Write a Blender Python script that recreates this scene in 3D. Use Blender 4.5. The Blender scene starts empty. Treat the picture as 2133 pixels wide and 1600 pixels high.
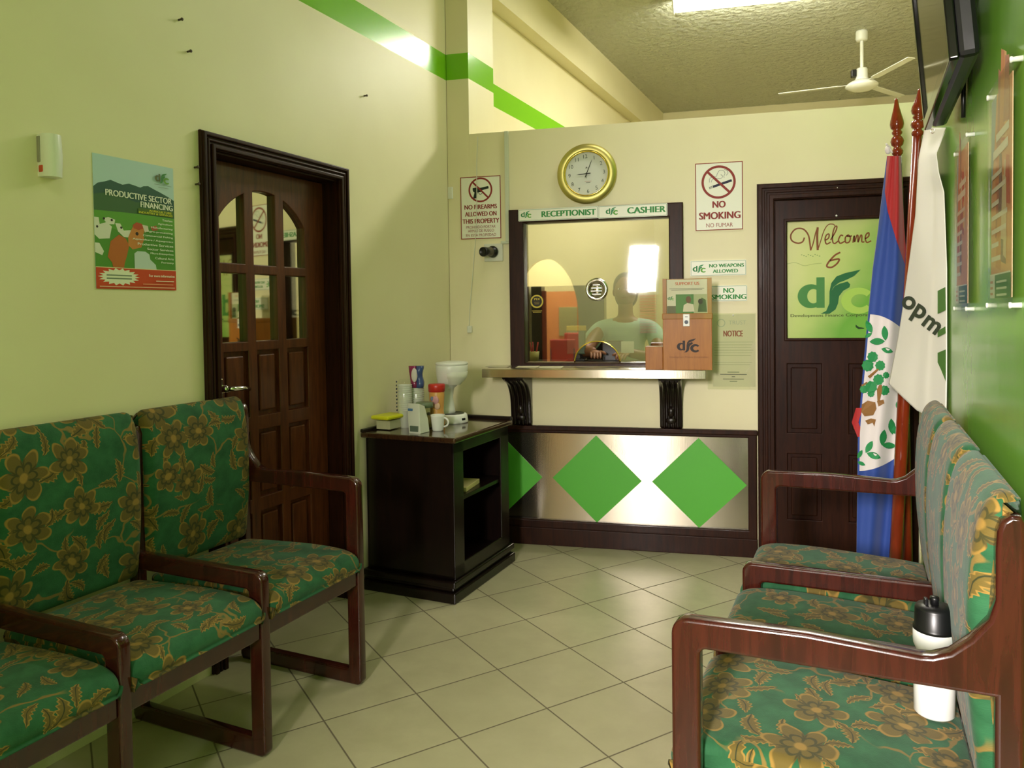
import bpy, bmesh, math, random
from mathutils import Vector, Matrix
random.seed(7)
PI = math.pi
C = bpy.context.scene.collection

# ------------------------------------------------------------------ camera, world, lights, exposure
YL = 0.1906764          # the long walls run 10.9 degrees off the square to the partition
CAM = Vector((0, 0, 1.35))
R = ((0.9710920720926028, 0.23830103824102275, -0.013885340908513356),
     (-0.006788162235094724, -0.03057728014550387, -0.9995093550299433),
     (-0.23860869299412596, 0.9707098665987454, -0.02807572822708178))
FPX, CX, CY = 1581.06, 1066.5, 692.844
cd = bpy.data.cameras.new('camera'); cam = bpy.data.objects.new('camera', cd); C.objects.link(cam)
cd.sensor_width = 36; cd.sensor_fit = 'HORIZONTAL'; cd.lens = FPX / 2133 * 36
cd.shift_y = -(800 - CY) / 2133; cd.clip_start = .02; cd.clip_end = 60
cam.matrix_world = Matrix(((R[0][0], -R[1][0], -R[2][0], CAM.x), (R[0][1], -R[1][1], -R[2][1], CAM.y),
                           (R[0][2], -R[1][2], -R[2][2], CAM.z), (0, 0, 0, 1)))
bpy.context.scene.camera = cam
vs = bpy.context.scene.view_settings
vs.view_transform = 'Standard'; vs.look = 'None'; vs.exposure = -0.4; vs.gamma = 1; vs.use_curve_mapping = False
w = bpy.data.worlds.new('world'); bpy.context.scene.world = w; w.use_nodes = True
w.node_tree.nodes['Background'].inputs[0].default_value = (.8, .85, .8, 1)
w.node_tree.nodes['Background'].inputs[1].default_value = .3

def area(name, loc, target, sx, sy, power, col):
    l = bpy.data.lights.new(name, 'AREA'); l.shape = 'RECTANGLE'; l.size = sx; l.size_y = sy
    l.energy = power; l.color = col
    o = bpy.data.objects.new(name, l); C.objects.link(o); o.location = loc
    o.rotation_euler = (Vector(target) - Vector(loc)).to_track_quat('-Z', 'Y').to_euler()
    return o
WARM = (1, .905, .83); DAY = (1, .92, .88)
l_ = area('street_window_daylight', (-.73, -1.86, 1.9), (.7, 2.0, .75), .36, .62, 58, DAY); l_.data.spread = math.radians(64)
area('waiting_room_lamp', (.15, 3.72, 3.55), (.15, 3.72, 0), 1.2, .16, 20, WARM)
l_ = area('front_wall_fill_light', (-1.0, -.9, 3.5), (-1.1, -2.2, 2.1), 1.2, .16, 24, WARM); l_.data.spread = math.radians(125)  # added fill aimed back at the front wall, brightening its reflection in the glass
area('left_wall_fill_light', (-.35, .1, 3.55), (-.35, .1, 0), .16, 1.2, 16, WARM)  # added overhead fill that brightens the near left wall
area('entrance_hall_fill_light', (-1.9, -2.5, 3.3), (-1.9, -2.5, 0), .8, .2, 90, WARM)  # added fill, brightens the hall wall reflected through the arch
area('office_lamp', (.44, 5.7, 3.54), (.44, 5.7, 0), 1.2, .28, 24, WARM)

# ------------------------------------------------------------------ helpers
E_ = Vector((math.sin(YL), math.cos(YL), 0)); N_ = Vector((math.cos(YL), -math.sin(YL), 0))
DL, WR, D = -2.22456, .28, 4.2972
def LWp(s, off=0, z=0): return E_ * s + N_ * (DL + off) + Vector((0, 0, z))
def RWp(s, off=0, z=0): return E_ * s + N_ * (WR - off) + Vector((0, 0, z))
ROT_L, ROT_R = PI / 2 - YL, 1.5 * PI - YL
def ray(px, py):
    q = ((px - CX) / FPX, (py - CY) / FPX, 1)
    return Vector([sum(R[i][j] * q[i] for i in range(3)) for j in range(3)])
def at_y(px, py, y): d = ray(px, py); return CAM + d * (y / d.y)
def at_m(px, py, y): q = at_y(px, py, 2 * D - y); return Vector((q.x, y, q.z))   # seen mirrored in the counter glass
def at_z(px, py, z): d = ray(px, py); return CAM + d * ((z - CAM.z) / d.z)

def lin(c): return tuple(((x / 255) / 12.92 if x <= 10 else ((x / 255 + .055) / 1.055) ** 2.4) for x in c)
_m = {}
def mat(name, col, rough=.5, metal=0., coat=0., spec=.5, sheen=0., emit=0., trans=0., alpha=1.):
    if name in _m: return _m[name]
    m = bpy.data.materials.new(name); m.use_nodes = True
    b = m.node_tree.nodes['Principled BSDF']
    c = lin(col)
    b.inputs['Base Color'].default_value = (*c, 1); b.inputs['Roughness'].default_value = rough
    b.inputs['Metallic'].default_value = metal; b.inputs['Coat Weight'].default_value = coat
    b.inputs['Coat Roughness'].default_value = .08
    b.inputs['Specular IOR Level'].default_value = spec; b.inputs['Sheen Weight'].default_value = sheen
    b.inputs['Transmission Weight'].default_value = trans; b.inputs['Alpha'].default_value = alpha
    if emit: b.inputs['Emission Color'].default_value = (*c, 1); b.inputs['Emission Strength'].default_value = emit
    _m[name] = m; return m
class NT:
    def __init__(s, m): s.t = m.node_tree; s.b = s.t.nodes['Principled BSDF']
    def n(s, typ, **kw):
        x = s.t.nodes.new(typ)
        for k, v in kw.items(): setattr(x, k, v)
        return x
    def l(s, a, b): s.t.links.new(a, b)
    def v(s, x, sock):
        if isinstance(x, (int, float)): sock.default_value = x
        else: s.l(x, sock)
    def m(s, op, a, b=0., c=None, clamp=False):
        x = s.n('ShaderNodeMath', operation=op, use_clamp=clamp); s.v(a, x.inputs[0]); s.v(b, x.inputs[1])
        if c is not None: s.v(c, x.inputs[2])
        return x.outputs[0]
    def noise(s, vec, scale, detail=3, rough=.5, dist=0):
        x = s.n('ShaderNodeTexNoise'); x.inputs['Scale'].default_value = scale; x.inputs['Detail'].default_value = detail
        x.inputs['Roughness'].default_value = rough; x.inputs['Distortion'].default_value = dist
        if vec is not None: s.l(vec, x.inputs['Vector'])
        return x.outputs['Fac']
    def ramp(s, fac, stops):
        x = s.n('ShaderNodeValToRGB'); r = x.color_ramp
        while len(r.elements) < len(stops): r.elements.new(.5)
        for e, (p, c) in zip(r.elements, stops): e.position = p; e.color = (*lin(c), 1)
        s.l(fac, x.inputs[0]); return x.outputs[0]
    def mix(s, f, a, b):
        x = s.n('ShaderNodeMix', data_type='RGBA'); s.v(f, x.inputs[0])
        for q, i in ((a, 6), (b, 7)):
            if isinstance(q, tuple): x.inputs[i].default_value = (*lin(q), 1)
            else: s.l(q, x.inputs[i])
        return x.outputs[2]
    def smooth(s, x, lo, hi):
        r = s.n('ShaderNodeMapRange', interpolation_type='SMOOTHSTEP'); s.l(x, r.inputs[0])
        r.inputs[1].default_value = lo; r.inputs[2].default_value = hi; return r.outputs[0]
    def bump(s, h, strength, dist=.01):
        x = s.n('ShaderNodeBump'); x.inputs['Strength'].default_value = strength; x.inputs['Distance'].default_value = dist
        s.l(h, x.inputs['Height']); s.l(x.outputs[0], s.b.inputs['Normal'])
    def obj(s): return s.n('ShaderNodeTexCoord').outputs['Object']
    def uv(s): return s.n('ShaderNodeTexCoord').outputs['UV']
    def sep(s, v):
        x = s.n('ShaderNodeSeparateXYZ'); s.l(v, x.inputs[0]); return x.outputs
    def comb(s, a, b, c=0.):
        x = s.n('ShaderNodeCombineXYZ'); s.v(a, x.inputs[0]); s.v(b, x.inputs[1]); s.v(c, x.inputs[2]); return x.outputs[0]
    def vm(s, op, a, b=None):
        x = s.n('ShaderNodeVectorMath', operation=op); s.l(a, x.inputs[0])
        if b is not None:
            if isinstance(b, tuple): x.inputs[1].default_value = b
            else: s.l(b, x.inputs[1])
        return x.outputs[0]

def wood(name, dark, light, rough=.28, coat=.5, scale=1., spec=.3):
    m = mat(name, dark, rough, coat=coat, spec=spec); t = NT(m)
    o = t.n('ShaderNodeMapping'); o.inputs['Scale'].default_value = (14 * scale, 14 * scale, 1.3 * scale); t.l(t.obj(), o.inputs[0])
    f = t.noise(o.outputs[0], 3.5, 5, .6, .6)
    t.l(t.ramp(f, [(.3, dark), (.75, light)]), t.b.inputs['Base Color'])
    t.bump(f, .06, .003); return m
def paint(c, rough=.5):
    return mat('print_%02x%02x%02x' % tuple(int(x) for x in c), c, rough, spec=.3)

def link(o, parent=None):
    C.objects.link(o)
    if parent is not None: o.parent = parent
    return o
def thing(name, label, cat, loc=(0, 0, 0), rotz=0, group=None):
    o = link(bpy.data.objects.new(name, None)); o.location = loc; o.rotation_euler = (0, 0, rotz); o.empty_display_size = .05
    o['label'] = label; o['category'] = cat
    if group: o['group'] = group
    return o
def tag(o, label, cat, group=None):
    o['label'] = label; o['category'] = cat
    if group: o['group'] = group
    return o
def structure(name, loc=(0, 0, 0), rotz=0):
    o = link(bpy.data.objects.new(name, None)); o.location = loc; o.rotation_euler = (0, 0, rotz); o['kind'] = 'structure'; return o

class MB:
    """collects shapes into ONE mesh"""
    def __init__(s): s.bm = bmesh.new(); s.mats = []; s.uvl = None
    def mi(s, m):
        if m not in s.mats: s.mats.append(m)
        return s.mats.index(m)
    def box(s, x0, x1, y0, y1, z0, z1, m=None, bev=0., M=None):
        r = bmesh.ops.create_cube(s.bm, size=1)['verts']
        for v in r:
            v.co = Vector(((x0 + x1) / 2 + v.co.x * (x1 - x0), (y0 + y1) / 2 + v.co.y * (y1 - y0), (z0 + z1) / 2 + v.co.z * (z1 - z0)))
        fs = {f for v in r for f in v.link_faces}
        if bev:
            es = list({e for v in r for e in v.link_edges})
            g = bmesh.ops.bevel(s.bm, geom=es, offset=bev, segments=2, affect='EDGES', profile=.5)
            fs = set(g['faces']) | {f for f in fs if f.is_valid}
            r = list({v for f in fs for v in f.verts})
        if M is not None:
            for v in r: v.co = M @ v.co
        if m is not None:
            for f in fs: f.material_index = s.mi(m)
        return s
    def lathe(s, prof, seg=32, m=None, M=None, smooth=True):
        rings = []
        for rr, z in prof:
            if rr < 1e-6: rings.append([s.bm.verts.new((0, 0, z))])
            else: rings.append([s.bm.verts.new((rr * math.cos(2 * PI * i / seg), rr * math.sin(2 * PI * i / seg), z)) for i in range(seg)])
        for a, b in zip(rings, rings[1:]):
            for i in range(seg):
                j = (i + 1) % seg
                if len(a) == 1 and len(b) == 1: continue
                if len(a) == 1: f = s.bm.faces.new((a[0], b[j], b[i]))
                elif len(b) == 1: f = s.bm.faces.new((a[i], a[j], b[0]))
                else: f = s.bm.faces.new((a[i], a[j], b[j], b[i]))
                f.smooth = smooth
                if m is not None: f.material_index = s.mi(m)
        if M is not None:
            for rg in rings:
                for v in rg: v.co = M @ v.co
        return s
    def tube(s, pts, rad, seg=10, m=None, caps=True):
        pts = [Vector(p) for p in pts]
        rads = rad if isinstance(rad, (list, tuple)) else [rad] * len(pts)
        prev = None; rings = []
        for i, p in enumerate(pts):
            d = (pts[min(i + 1, len(pts) - 1)] - pts[max(i - 1, 0)]).normalized()
            if prev is None:
                a = Vector((0, 0, 1)) if abs(d.z) < .9 else Vector((1, 0, 0)); u = d.cross(a).normalized()
            else: u = (prev - d * prev.dot(d)).normalized()
            prev = u; v = d.cross(u)
            rings.append([s.bm.verts.new(p + (u * math.cos(2 * PI * k / seg) + v * math.sin(2 * PI * k / seg)) * rads[i]) for k in range(seg)])
        for a, b in zip(rings, rings[1:]):
            for k in range(seg):
                f = s.bm.faces.new((a[k], a[(k + 1) % seg], b[(k + 1) % seg], b[k])); f.smooth = True
                if m is not None: f.material_index = s.mi(m)
        if caps:
            for rg in (rings[0][::-1], rings[-1]):
                f = s.bm.faces.new(rg)
                if m is not None: f.material_index = s.mi(m)
        return s
    def ell(s, c, rx, ry, rz, seg=20, m=None, M=None):
        r = bmesh.ops.create_uvsphere(s.bm, u_segments=seg, v_segments=seg // 2 + 2, radius=1)['verts']
        T = (M or Matrix()) @ Matrix.Translation(c) @ Matrix.Diagonal((rx, ry, rz, 1))
        for v in r: v.co = T @ v.co
        for f in {f for v in r for f in v.link_faces}:
            f.smooth = True
            if m is not None: f.material_index = s.mi(m)
        return s
    def poly(s, pts, m=None):
        f = s.bm.faces.new([s.bm.verts.new(p) for p in pts])
        if m is not None: f.material_index = s.mi(m)
        return s
    def done(s, name, m=None, parent=None, smooth_angle=None):
        bmesh.ops.recalc_face_normals(s.bm, faces=s.bm.faces[:])
        me = bpy.data.meshes.new(name); s.bm.to_mesh(me); s.bm.free()
        if s.mats:
            for q in s.mats: me.materials.append(q)
        elif m is not None: me.materials.append(m)
        if smooth_angle is not None:
            for p in me.polygons: p.use_smooth = True
            me.set_sharp_from_angle(angle=smooth_angle)
        return link(bpy.data.objects.new(name, me), parent)

def rect(x0, x1, z0, z1, r=0., n=5):
    if r <= 0: return [(x0, z0), (x1, z0), (x1, z1), (x0, z1)]
    out = []
    for cx, cz, a in ((x1 - r, z0 + r, -90), (x1 - r, z1 - r, 0), (x0 + r, z1 - r, 90), (x0 + r, z0 + r, 180)):
        for i in range(n + 1):
            t = math.radians(a + 90 * i / n); out.append((cx + r * math.cos(t), cz + r * math.sin(t)))
    return out
def circ(cx, cz, rx, rz=None, n=40, a0=0, a1=360):
    rz = rx if rz is None else rz; full = abs(a1 - a0) >= 360; k = n if full else n + 1
    return [(cx + rx * math.cos(math.radians(a0 + (a1 - a0) * i / n)), cz + rz * math.sin(math.radians(a0 + (a1 - a0) * i / n))) for i in range(k)]
def plate_mesh(polys, thick, bev=0.):
    """flat outlines (holes allowed) given as x,z -> mesh standing in the XZ plane, back on y=0, front at y=-thick"""
    cu = bpy.data.curves.new('plate', 'CURVE'); cu.dimensions = '2D'; cu.fill_mode = 'BOTH'
    for pl in polys:
        sp = cu.splines.new('POLY'); sp.points.add(len(pl) - 1); sp.use_cyclic_u = True
        for p, q in zip(sp.points, pl): p.co = (q[0], q[1], 0, 1)
    cu.extrude = max(thick / 2 - bev, 0); cu.bevel_depth = bev; cu.bevel_resolution = 2; cu.offset = -bev
    o = bpy.data.objects.new('plate', cu)
    me = bpy.data.meshes.new_from_object(o)
    bpy.data.objects.remove(o); bpy.data.curves.remove(cu)
    me.transform(Matrix.Translation((0, -thick / 2, 0)) @ Matrix.Rotation(PI / 2, 4, 'X'))
    return me
def plate(name, polys, thick, m, parent=None, bev=0., y=0., shade=None):
    me = plate_mesh(polys, thick, bev); me.transform(Matrix.Translation((0, y, 0)))
    me.materials.clear(); me.materials.append(m)
    for p in me.polygons: p.material_index = 0; p.use_smooth = False
    if shade is not None:
        for p in me.polygons: p.use_smooth = True
        me.set_sharp_from_angle(angle=shade)
    return link(bpy.data.objects.new(name, me), parent)
def text_mesh(s, width=None, height=None, bold=0., spacing=1.):
    cu = bpy.data.curves.new('txt', 'FONT'); cu.body = s; cu.size = 1; cu.align_x = 'CENTER'; cu.fill_mode = 'BOTH'
    cu.offset = bold; cu.space_character = spacing; cu.resolution_u = 4
    o = bpy.data.objects.new('txt', cu); me = bpy.data.meshes.new_from_object(o)
    bpy.data.objects.remove(o); bpy.data.curves.remove(cu)
    xs = [v.co.x for v in me.vertices]; ys = [v.co.y for v in me.vertices]
    if not xs: return me
    x0, x1, y0, y1 = min(xs), max(xs), min(ys), max(ys)
    sy = height / (y1 - y0) if height else 1; sx = width / (x1 - x0) if width else sy
    me.transform(Matrix.Diagonal((sx, sy, 1, 1)) @ Matrix.Translation((-(x0 + x1) / 2, -(y0 + y1) / 2, 0)))
    return me
class Art:
    """printed artwork: coloured shapes lying on a sheet, merged into ONE mesh; x right, z up, facing -y"""
    def __init__(s, y=0.): s.v = []; s.f = []; s.mi = []; s.mats = []; s.y = y
    def _m(s, c):
        m = c if isinstance(c, bpy.types.Material) else paint(c)
        if m not in s.mats: s.mats.append(m)
        return s.mats.index(m)
    def mesh(s, me, c, M=Matrix()):
        s.y -= .00006; b = len(s.v); k = s._m(c)
        for v in me.vertices:
            p = M @ v.co; s.v.append((p.x, s.y, p.y))
        for p in me.polygons: s.f.append([b + i for i in p.vertices]); s.mi.append(k)
        bpy.data.meshes.remove(me)
    def shape(s, polys, c, M=Matrix()):
        cu = bpy.data.curves.new('a', 'CURVE'); cu.dimensions = '2D'; cu.fill_mode = 'BOTH'
        for pl in polys:
            sp = cu.splines.new('POLY'); sp.points.add(len(pl) - 1); sp.use_cyclic_u = True
            for p, q in zip(sp.points, pl): p.co = (q[0], q[1], 0, 1)
        o = bpy.data.objects.new('a', cu); me = bpy.data.meshes.new_from_object(o)
        bpy.data.objects.remove(o); bpy.data.curves.remove(cu)
        s.mesh(me, c, M)
    def poly(s, pts, c): s.shape([pts], c)
    def rect(s, x0, x1, z0, z1, c, r=0.): s.shape([rect(x0, x1, z0, z1, r)], c)
    def ring(s, cx, cz, r, t, c, n=48): s.shape([circ(cx, cz, r, n=n), circ(cx, cz, r - t, n=n)], c)
    def border(s, x0, x1, z0, z1, t, c, r=0.): s.shape([rect(x0, x1, z0, z1, r), rect(x0 + t, x1 - t, z0 + t, z1 - t, max(r - t, 0))], c)
    def disc(s, cx, cz, rx, c, rz=None, n=32): s.shape([circ(cx, cz, rx, rz, n)], c)
    def text(s, t, cx, cz, width, height, c, bold=0., rot=0.):
        for k in ((-1, 0, 1) if bold else (0,)):
            s.mesh(text_mesh(t, width, height), c, Matrix.Translation((cx + k * bold * height * 2, cz, 0)) @ Matrix.Rotation(rot, 4, 'Z'))
    def stroke(s, pts, wd, c):
        """a pen stroke of varying width"""
        L, Rr = [], []
        n = len(pts)
        for i, p in enumerate(pts):
            a = Vector(pts[max(i - 1, 0)]); b = Vector(pts[min(i + 1, n - 1)]); d = (b - a).normalized()
            h = (wd[i] if isinstance(wd, (list, tuple)) else wd) / 2
            L.append((p[0] - d.y * h, p[1] + d.x * h)); Rr.append((p[0] + d.y * h, p[1] - d.x * h))
        s.y -= .00006; b = len(s.v); k = s._m(c)
        for q in L + Rr: s.v.append((q[0], s.y, q[1]))
        for i in range(n - 1): s.f.append([b + i, b + i + 1, b + n + i + 1, b + n + i]); s.mi.append(k)
    def logo(s, cx, cz, width, cd_=(50, 130, 70), cf=(40, 140, 80), cc=(90, 165, 50)):
        k = width / 3.0
        def T(pl): return [(cx + (x - 1.5) * k, cz + (z - .62) * k) for x, z in pl]
        dd = circ(.62, .52, .62, .52, 36)
        s.shape([T(circ(.52, .52, .52, .5, 36)), T(circ(.62, .52, .24, .3, 30))], cd_)
        s.shape([T([(.74, .03), (1.06, .03), (1.06, 1.3), (.74, 1.3)])], cd_)
        s.shape([T([(.9, -.22), (1.12, -.1), (1.24, .2), (1.25, .7), (1.32, 1.05), (1.52, 1.32), (1.85, 1.45), (2.45, 1.58), (2.2, 1.32), (1.9, 1.17), (1.62, 1.06), (1.42, .9), (1.32, .72), (1.45, .92), (1.65, 1.02), (1.95, 1.1), (2.05, .98), (2.02, .86), (1.78, .72), (1.62, .5), (1.58, .2), (1.48, -.05), (1.25, -.22)])], cf)
        out = circ(2.35, .3, .65, .54, 30, 40, 320); inn = circ(2.42, .3, .34, .27, 30, 320, 40)
        s.shape([T(out + inn)], cc)
    def done(s, name, parent=None):
        me = bpy.data.meshes.new(name); me.from_pydata(s.v, [], s.f)
        for m in s.mats: me.materials.append(m)
        for p, k in zip(me.polygons, s.mi): p.material_index = k
        return link(bpy.data.objects.new(name, me), parent)
def spline(pts, n=8):
    """Catmull-Rom through points"""
    P = [Vector(p) for p in pts]; P = [P[0] * 2 - P[1]] + P + [P[-1] * 2 - P[-2]]; out = []
    for i in range(1, len(P) - 2):
        for k in range(n):
            t = k / n; a, b, c, d = P[i - 1], P[i], P[i + 1], P[i + 2]
            out.append(.5 * ((2 * b) + (c - a) * t + (2 * a - 5 * b + 4 * c - d) * t * t + (3 * b - a - 3 * c + d) * t ** 3))
    out.append(P[-2]); return [tuple(q) for q in out]

# ------------------------------------------------------------------ materials
def wall_mat():
    m = mat('cream_wall_paint', (230, 222, 180), .42, spec=.35); t = NT(m)
    f = t.noise(t.obj(), 2.2, 4)
    t.l(t.ramp(f, [(.3, (228, 220, 178)), (.7, (233, 226, 186))]), t.b.inputs['Base Color'])
    t.bump(t.noise(t.obj(), 60, 3), .05, .004); return m
CREAM = wall_mat()
def stripe_mat():
    m = mat('cream_paint_with_green_stripe', (230, 222, 180), .3, spec=.4); t = NT(m)
    z = t.sep(t.n('ShaderNodeNewGeometry').outputs['Position'])[2]
    k = t.m('MULTIPLY', t.m('GREATER_THAN', z, 2.716), t.m('LESS_THAN', z, 2.866))
    base = t.ramp(t.noise(t.obj(), 2.2, 4), [(.3, (228, 220, 178)), (.7, (233, 226, 186))])
    t.l(t.mix(k, base, (122, 192, 34)), t.b.inputs['Base Color'])
    t.l(t.m('SUBTRACT', .42, t.m('MULTIPLY', k, .24)), t.b.inputs['Roughness'])
    t.bump(t.noise(t.obj(), 60, 3), .05, .004); return m
STRIPE = stripe_mat()
GREENWALL = mat('glossy_green_wall_paint', (134, 194, 76), .2, spec=.7)
_t = NT(GREENWALL); _t.bump(_t.noise(_t.obj(), 6, 3), .12, .01)
def tile_mat():
    m = mat('pale_floor_tiles', (176, 172, 128), .3, spec=.5); t = NT(m)
    x, y, z = t.sep(t.obj())
    a = t.m('MULTIPLY', t.m('ADD', t.m('SUBTRACT', x, -.5084), t.m('SUBTRACT', y, 3.4356)), .70711 / .3335)
    b = t.m('MULTIPLY', t.m('SUBTRACT', t.m('SUBTRACT', y, 3.4356), t.m('SUBTRACT', x, -.5084)), .70711 / .3335)
    def dist(q): return t.m('ABSOLUTE', t.m('SUBTRACT', t.m('FRACT', t.m('ADD', q, .5)), .5))
    d = t.m('MINIMUM', dist(a), dist(b))
    g = t.smooth(d, .004, .012)
    cell = t.comb(t.m('FLOOR', a), t.m('FLOOR', b))
    wn = t.n('ShaderNodeTexWhiteNoise'); t.l(cell, wn.inputs['Vector'])
    base = t.ramp(t.noise(t.obj(), 7, 5, .65), [(.3, (192, 184, 148)), (.7, (206, 198, 162))])
    base = t.mix(t.m('MULTIPLY', wn.outputs['Value'], .35), base, (188, 182, 146))
    t.l(t.mix(g, (118, 108, 86), base), t.b.inputs['Base Color'])
    t.l(t.m('SUBTRACT', .75, t.m('MULTIPLY', g, .45)), t.b.inputs['Roughness'])
    t.bump(g, .25, .003); return m
TILE = tile_mat()
def ceil_mat():
    m = mat('rough_stucco_ceiling', (228, 230, 204), .5, spec=.5); t = NT(m)
    v = t.n('ShaderNodeTexVoronoi'); v.inputs['Scale'].default_value = 16; t.l(t.obj(), v.inputs['Vector'])
    h = t.m('ADD', t.noise(t.obj(), 22, 5, .6, .4), t.m('MULTIPLY', v.outputs['Distance'], -.5))
    t.bump(h, 1., .11); return m
CEIL = ceil_mat()
DARKWOOD = wood('dark_mahogany', (32, 14, 7), (56, 27, 14), .42, .04, spec=.16)
DOORWOOD = wood('door_mahogany', (62, 29, 14), (104, 54, 26), .36, .15)
BLACKWOOD = wood('near_black_wood', (16, 9, 7), (28, 15, 10), .32, .25)
BENCHWOOD = wood('varnished_red_brown_wood', (40, 15, 10), (74, 29, 20), .22, .7)
POLEWOOD = wood('red_brown_pole_varnish', (112, 36, 16), (140, 50, 22), .2, .8)
BOXWOOD = wood('light_brown_plywood', (152, 92, 22), (178, 112, 34), .4, .2)
STEEL = mat('brushed_steel', (200, 191, 175), .2, 1.); STEEL.node_tree.nodes['Principled BSDF'].inputs['Anisotropic'].default_value = .92; STEEL.node_tree.nodes['Principled BSDF'].inputs['Anisotropic Rotation'].default_value = .25
_t = NT(STEEL); _o = _t.n('ShaderNodeMapping'); _o.inputs['Scale'].default_value = (60, 60, 1.5); _t.l(_t.obj(), _o.inputs[0]); _t.bump(_t.noise(_o.outputs[0], 5, 3), .04, .002)
CHROME = mat('polished_metal', (225, 222, 215), .14, 1.)
GOLD = mat('brushed_gold', (206, 196, 118), .42, 1.)
GOLDBRIGHT = mat('polished_gold', (232, 205, 96), .1, 1.)
WHITE = mat('white_plastic', (232, 234, 222), .35)
OFFWHITE = mat('off_white_plastic', (214, 216, 196), .45)
BLACK = mat('black_plastic', (16, 16, 17), .35)
SIGNWHITE = mat('sign_white', (232, 234, 214), .35)
GREENVINYL = mat('green_vinyl', (84, 178, 52), .45)
MIRROR = mat('mirrored_door_glass', (205, 204, 176), .03, 1.)
def pane_mat(name, refl, tint):
    m = bpy.data.materials.new(name); m.use_nodes = True; nt = m.node_tree; nt.nodes.clear()
    o = nt.nodes.new('ShaderNodeOutputMaterial'); a = nt.nodes.new('ShaderNodeBsdfTransparent'); g = nt.nodes.new('ShaderNodeBsdfGlossy'); x = nt.nodes.new('ShaderNodeMixShader')
    a.inputs[0].default_value = (*lin(tint), 1); g.inputs['Roughness'].default_value = .02; x.inputs[0].default_value = refl
    nt.links.new(a.outputs[0], x.inputs[1]); nt.links.new(g.outputs[0], x.inputs[2]); nt.links.new(x.outputs[0], o.inputs[0]); return m
PANE = pane_mat('counter_glass', .3, (253, 253, 248))
ACRYLIC = pane_mat('clear_acrylic', .035, (254, 255, 252))
_n = ACRYLIC.node_tree; _f = _n.nodes.new('ShaderNodeFresnel'); _f.inputs[0].default_value = 1.4; _k = _n.nodes.new('ShaderNodeMath'); _k.operation = 'MULTIPLY'; _k.inputs[1].default_value = .3; _n.links.new(_f.outputs[0], _k.inputs[0]); _n.links.new(_k.outputs[0], _n.nodes['Mix Shader'].inputs[0]); _n.nodes['Glossy BSDF'].inputs['Roughness'].default_value = .1
CLEAR = pane_mat('clear_plastic', .035, (252, 253, 250))

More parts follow.
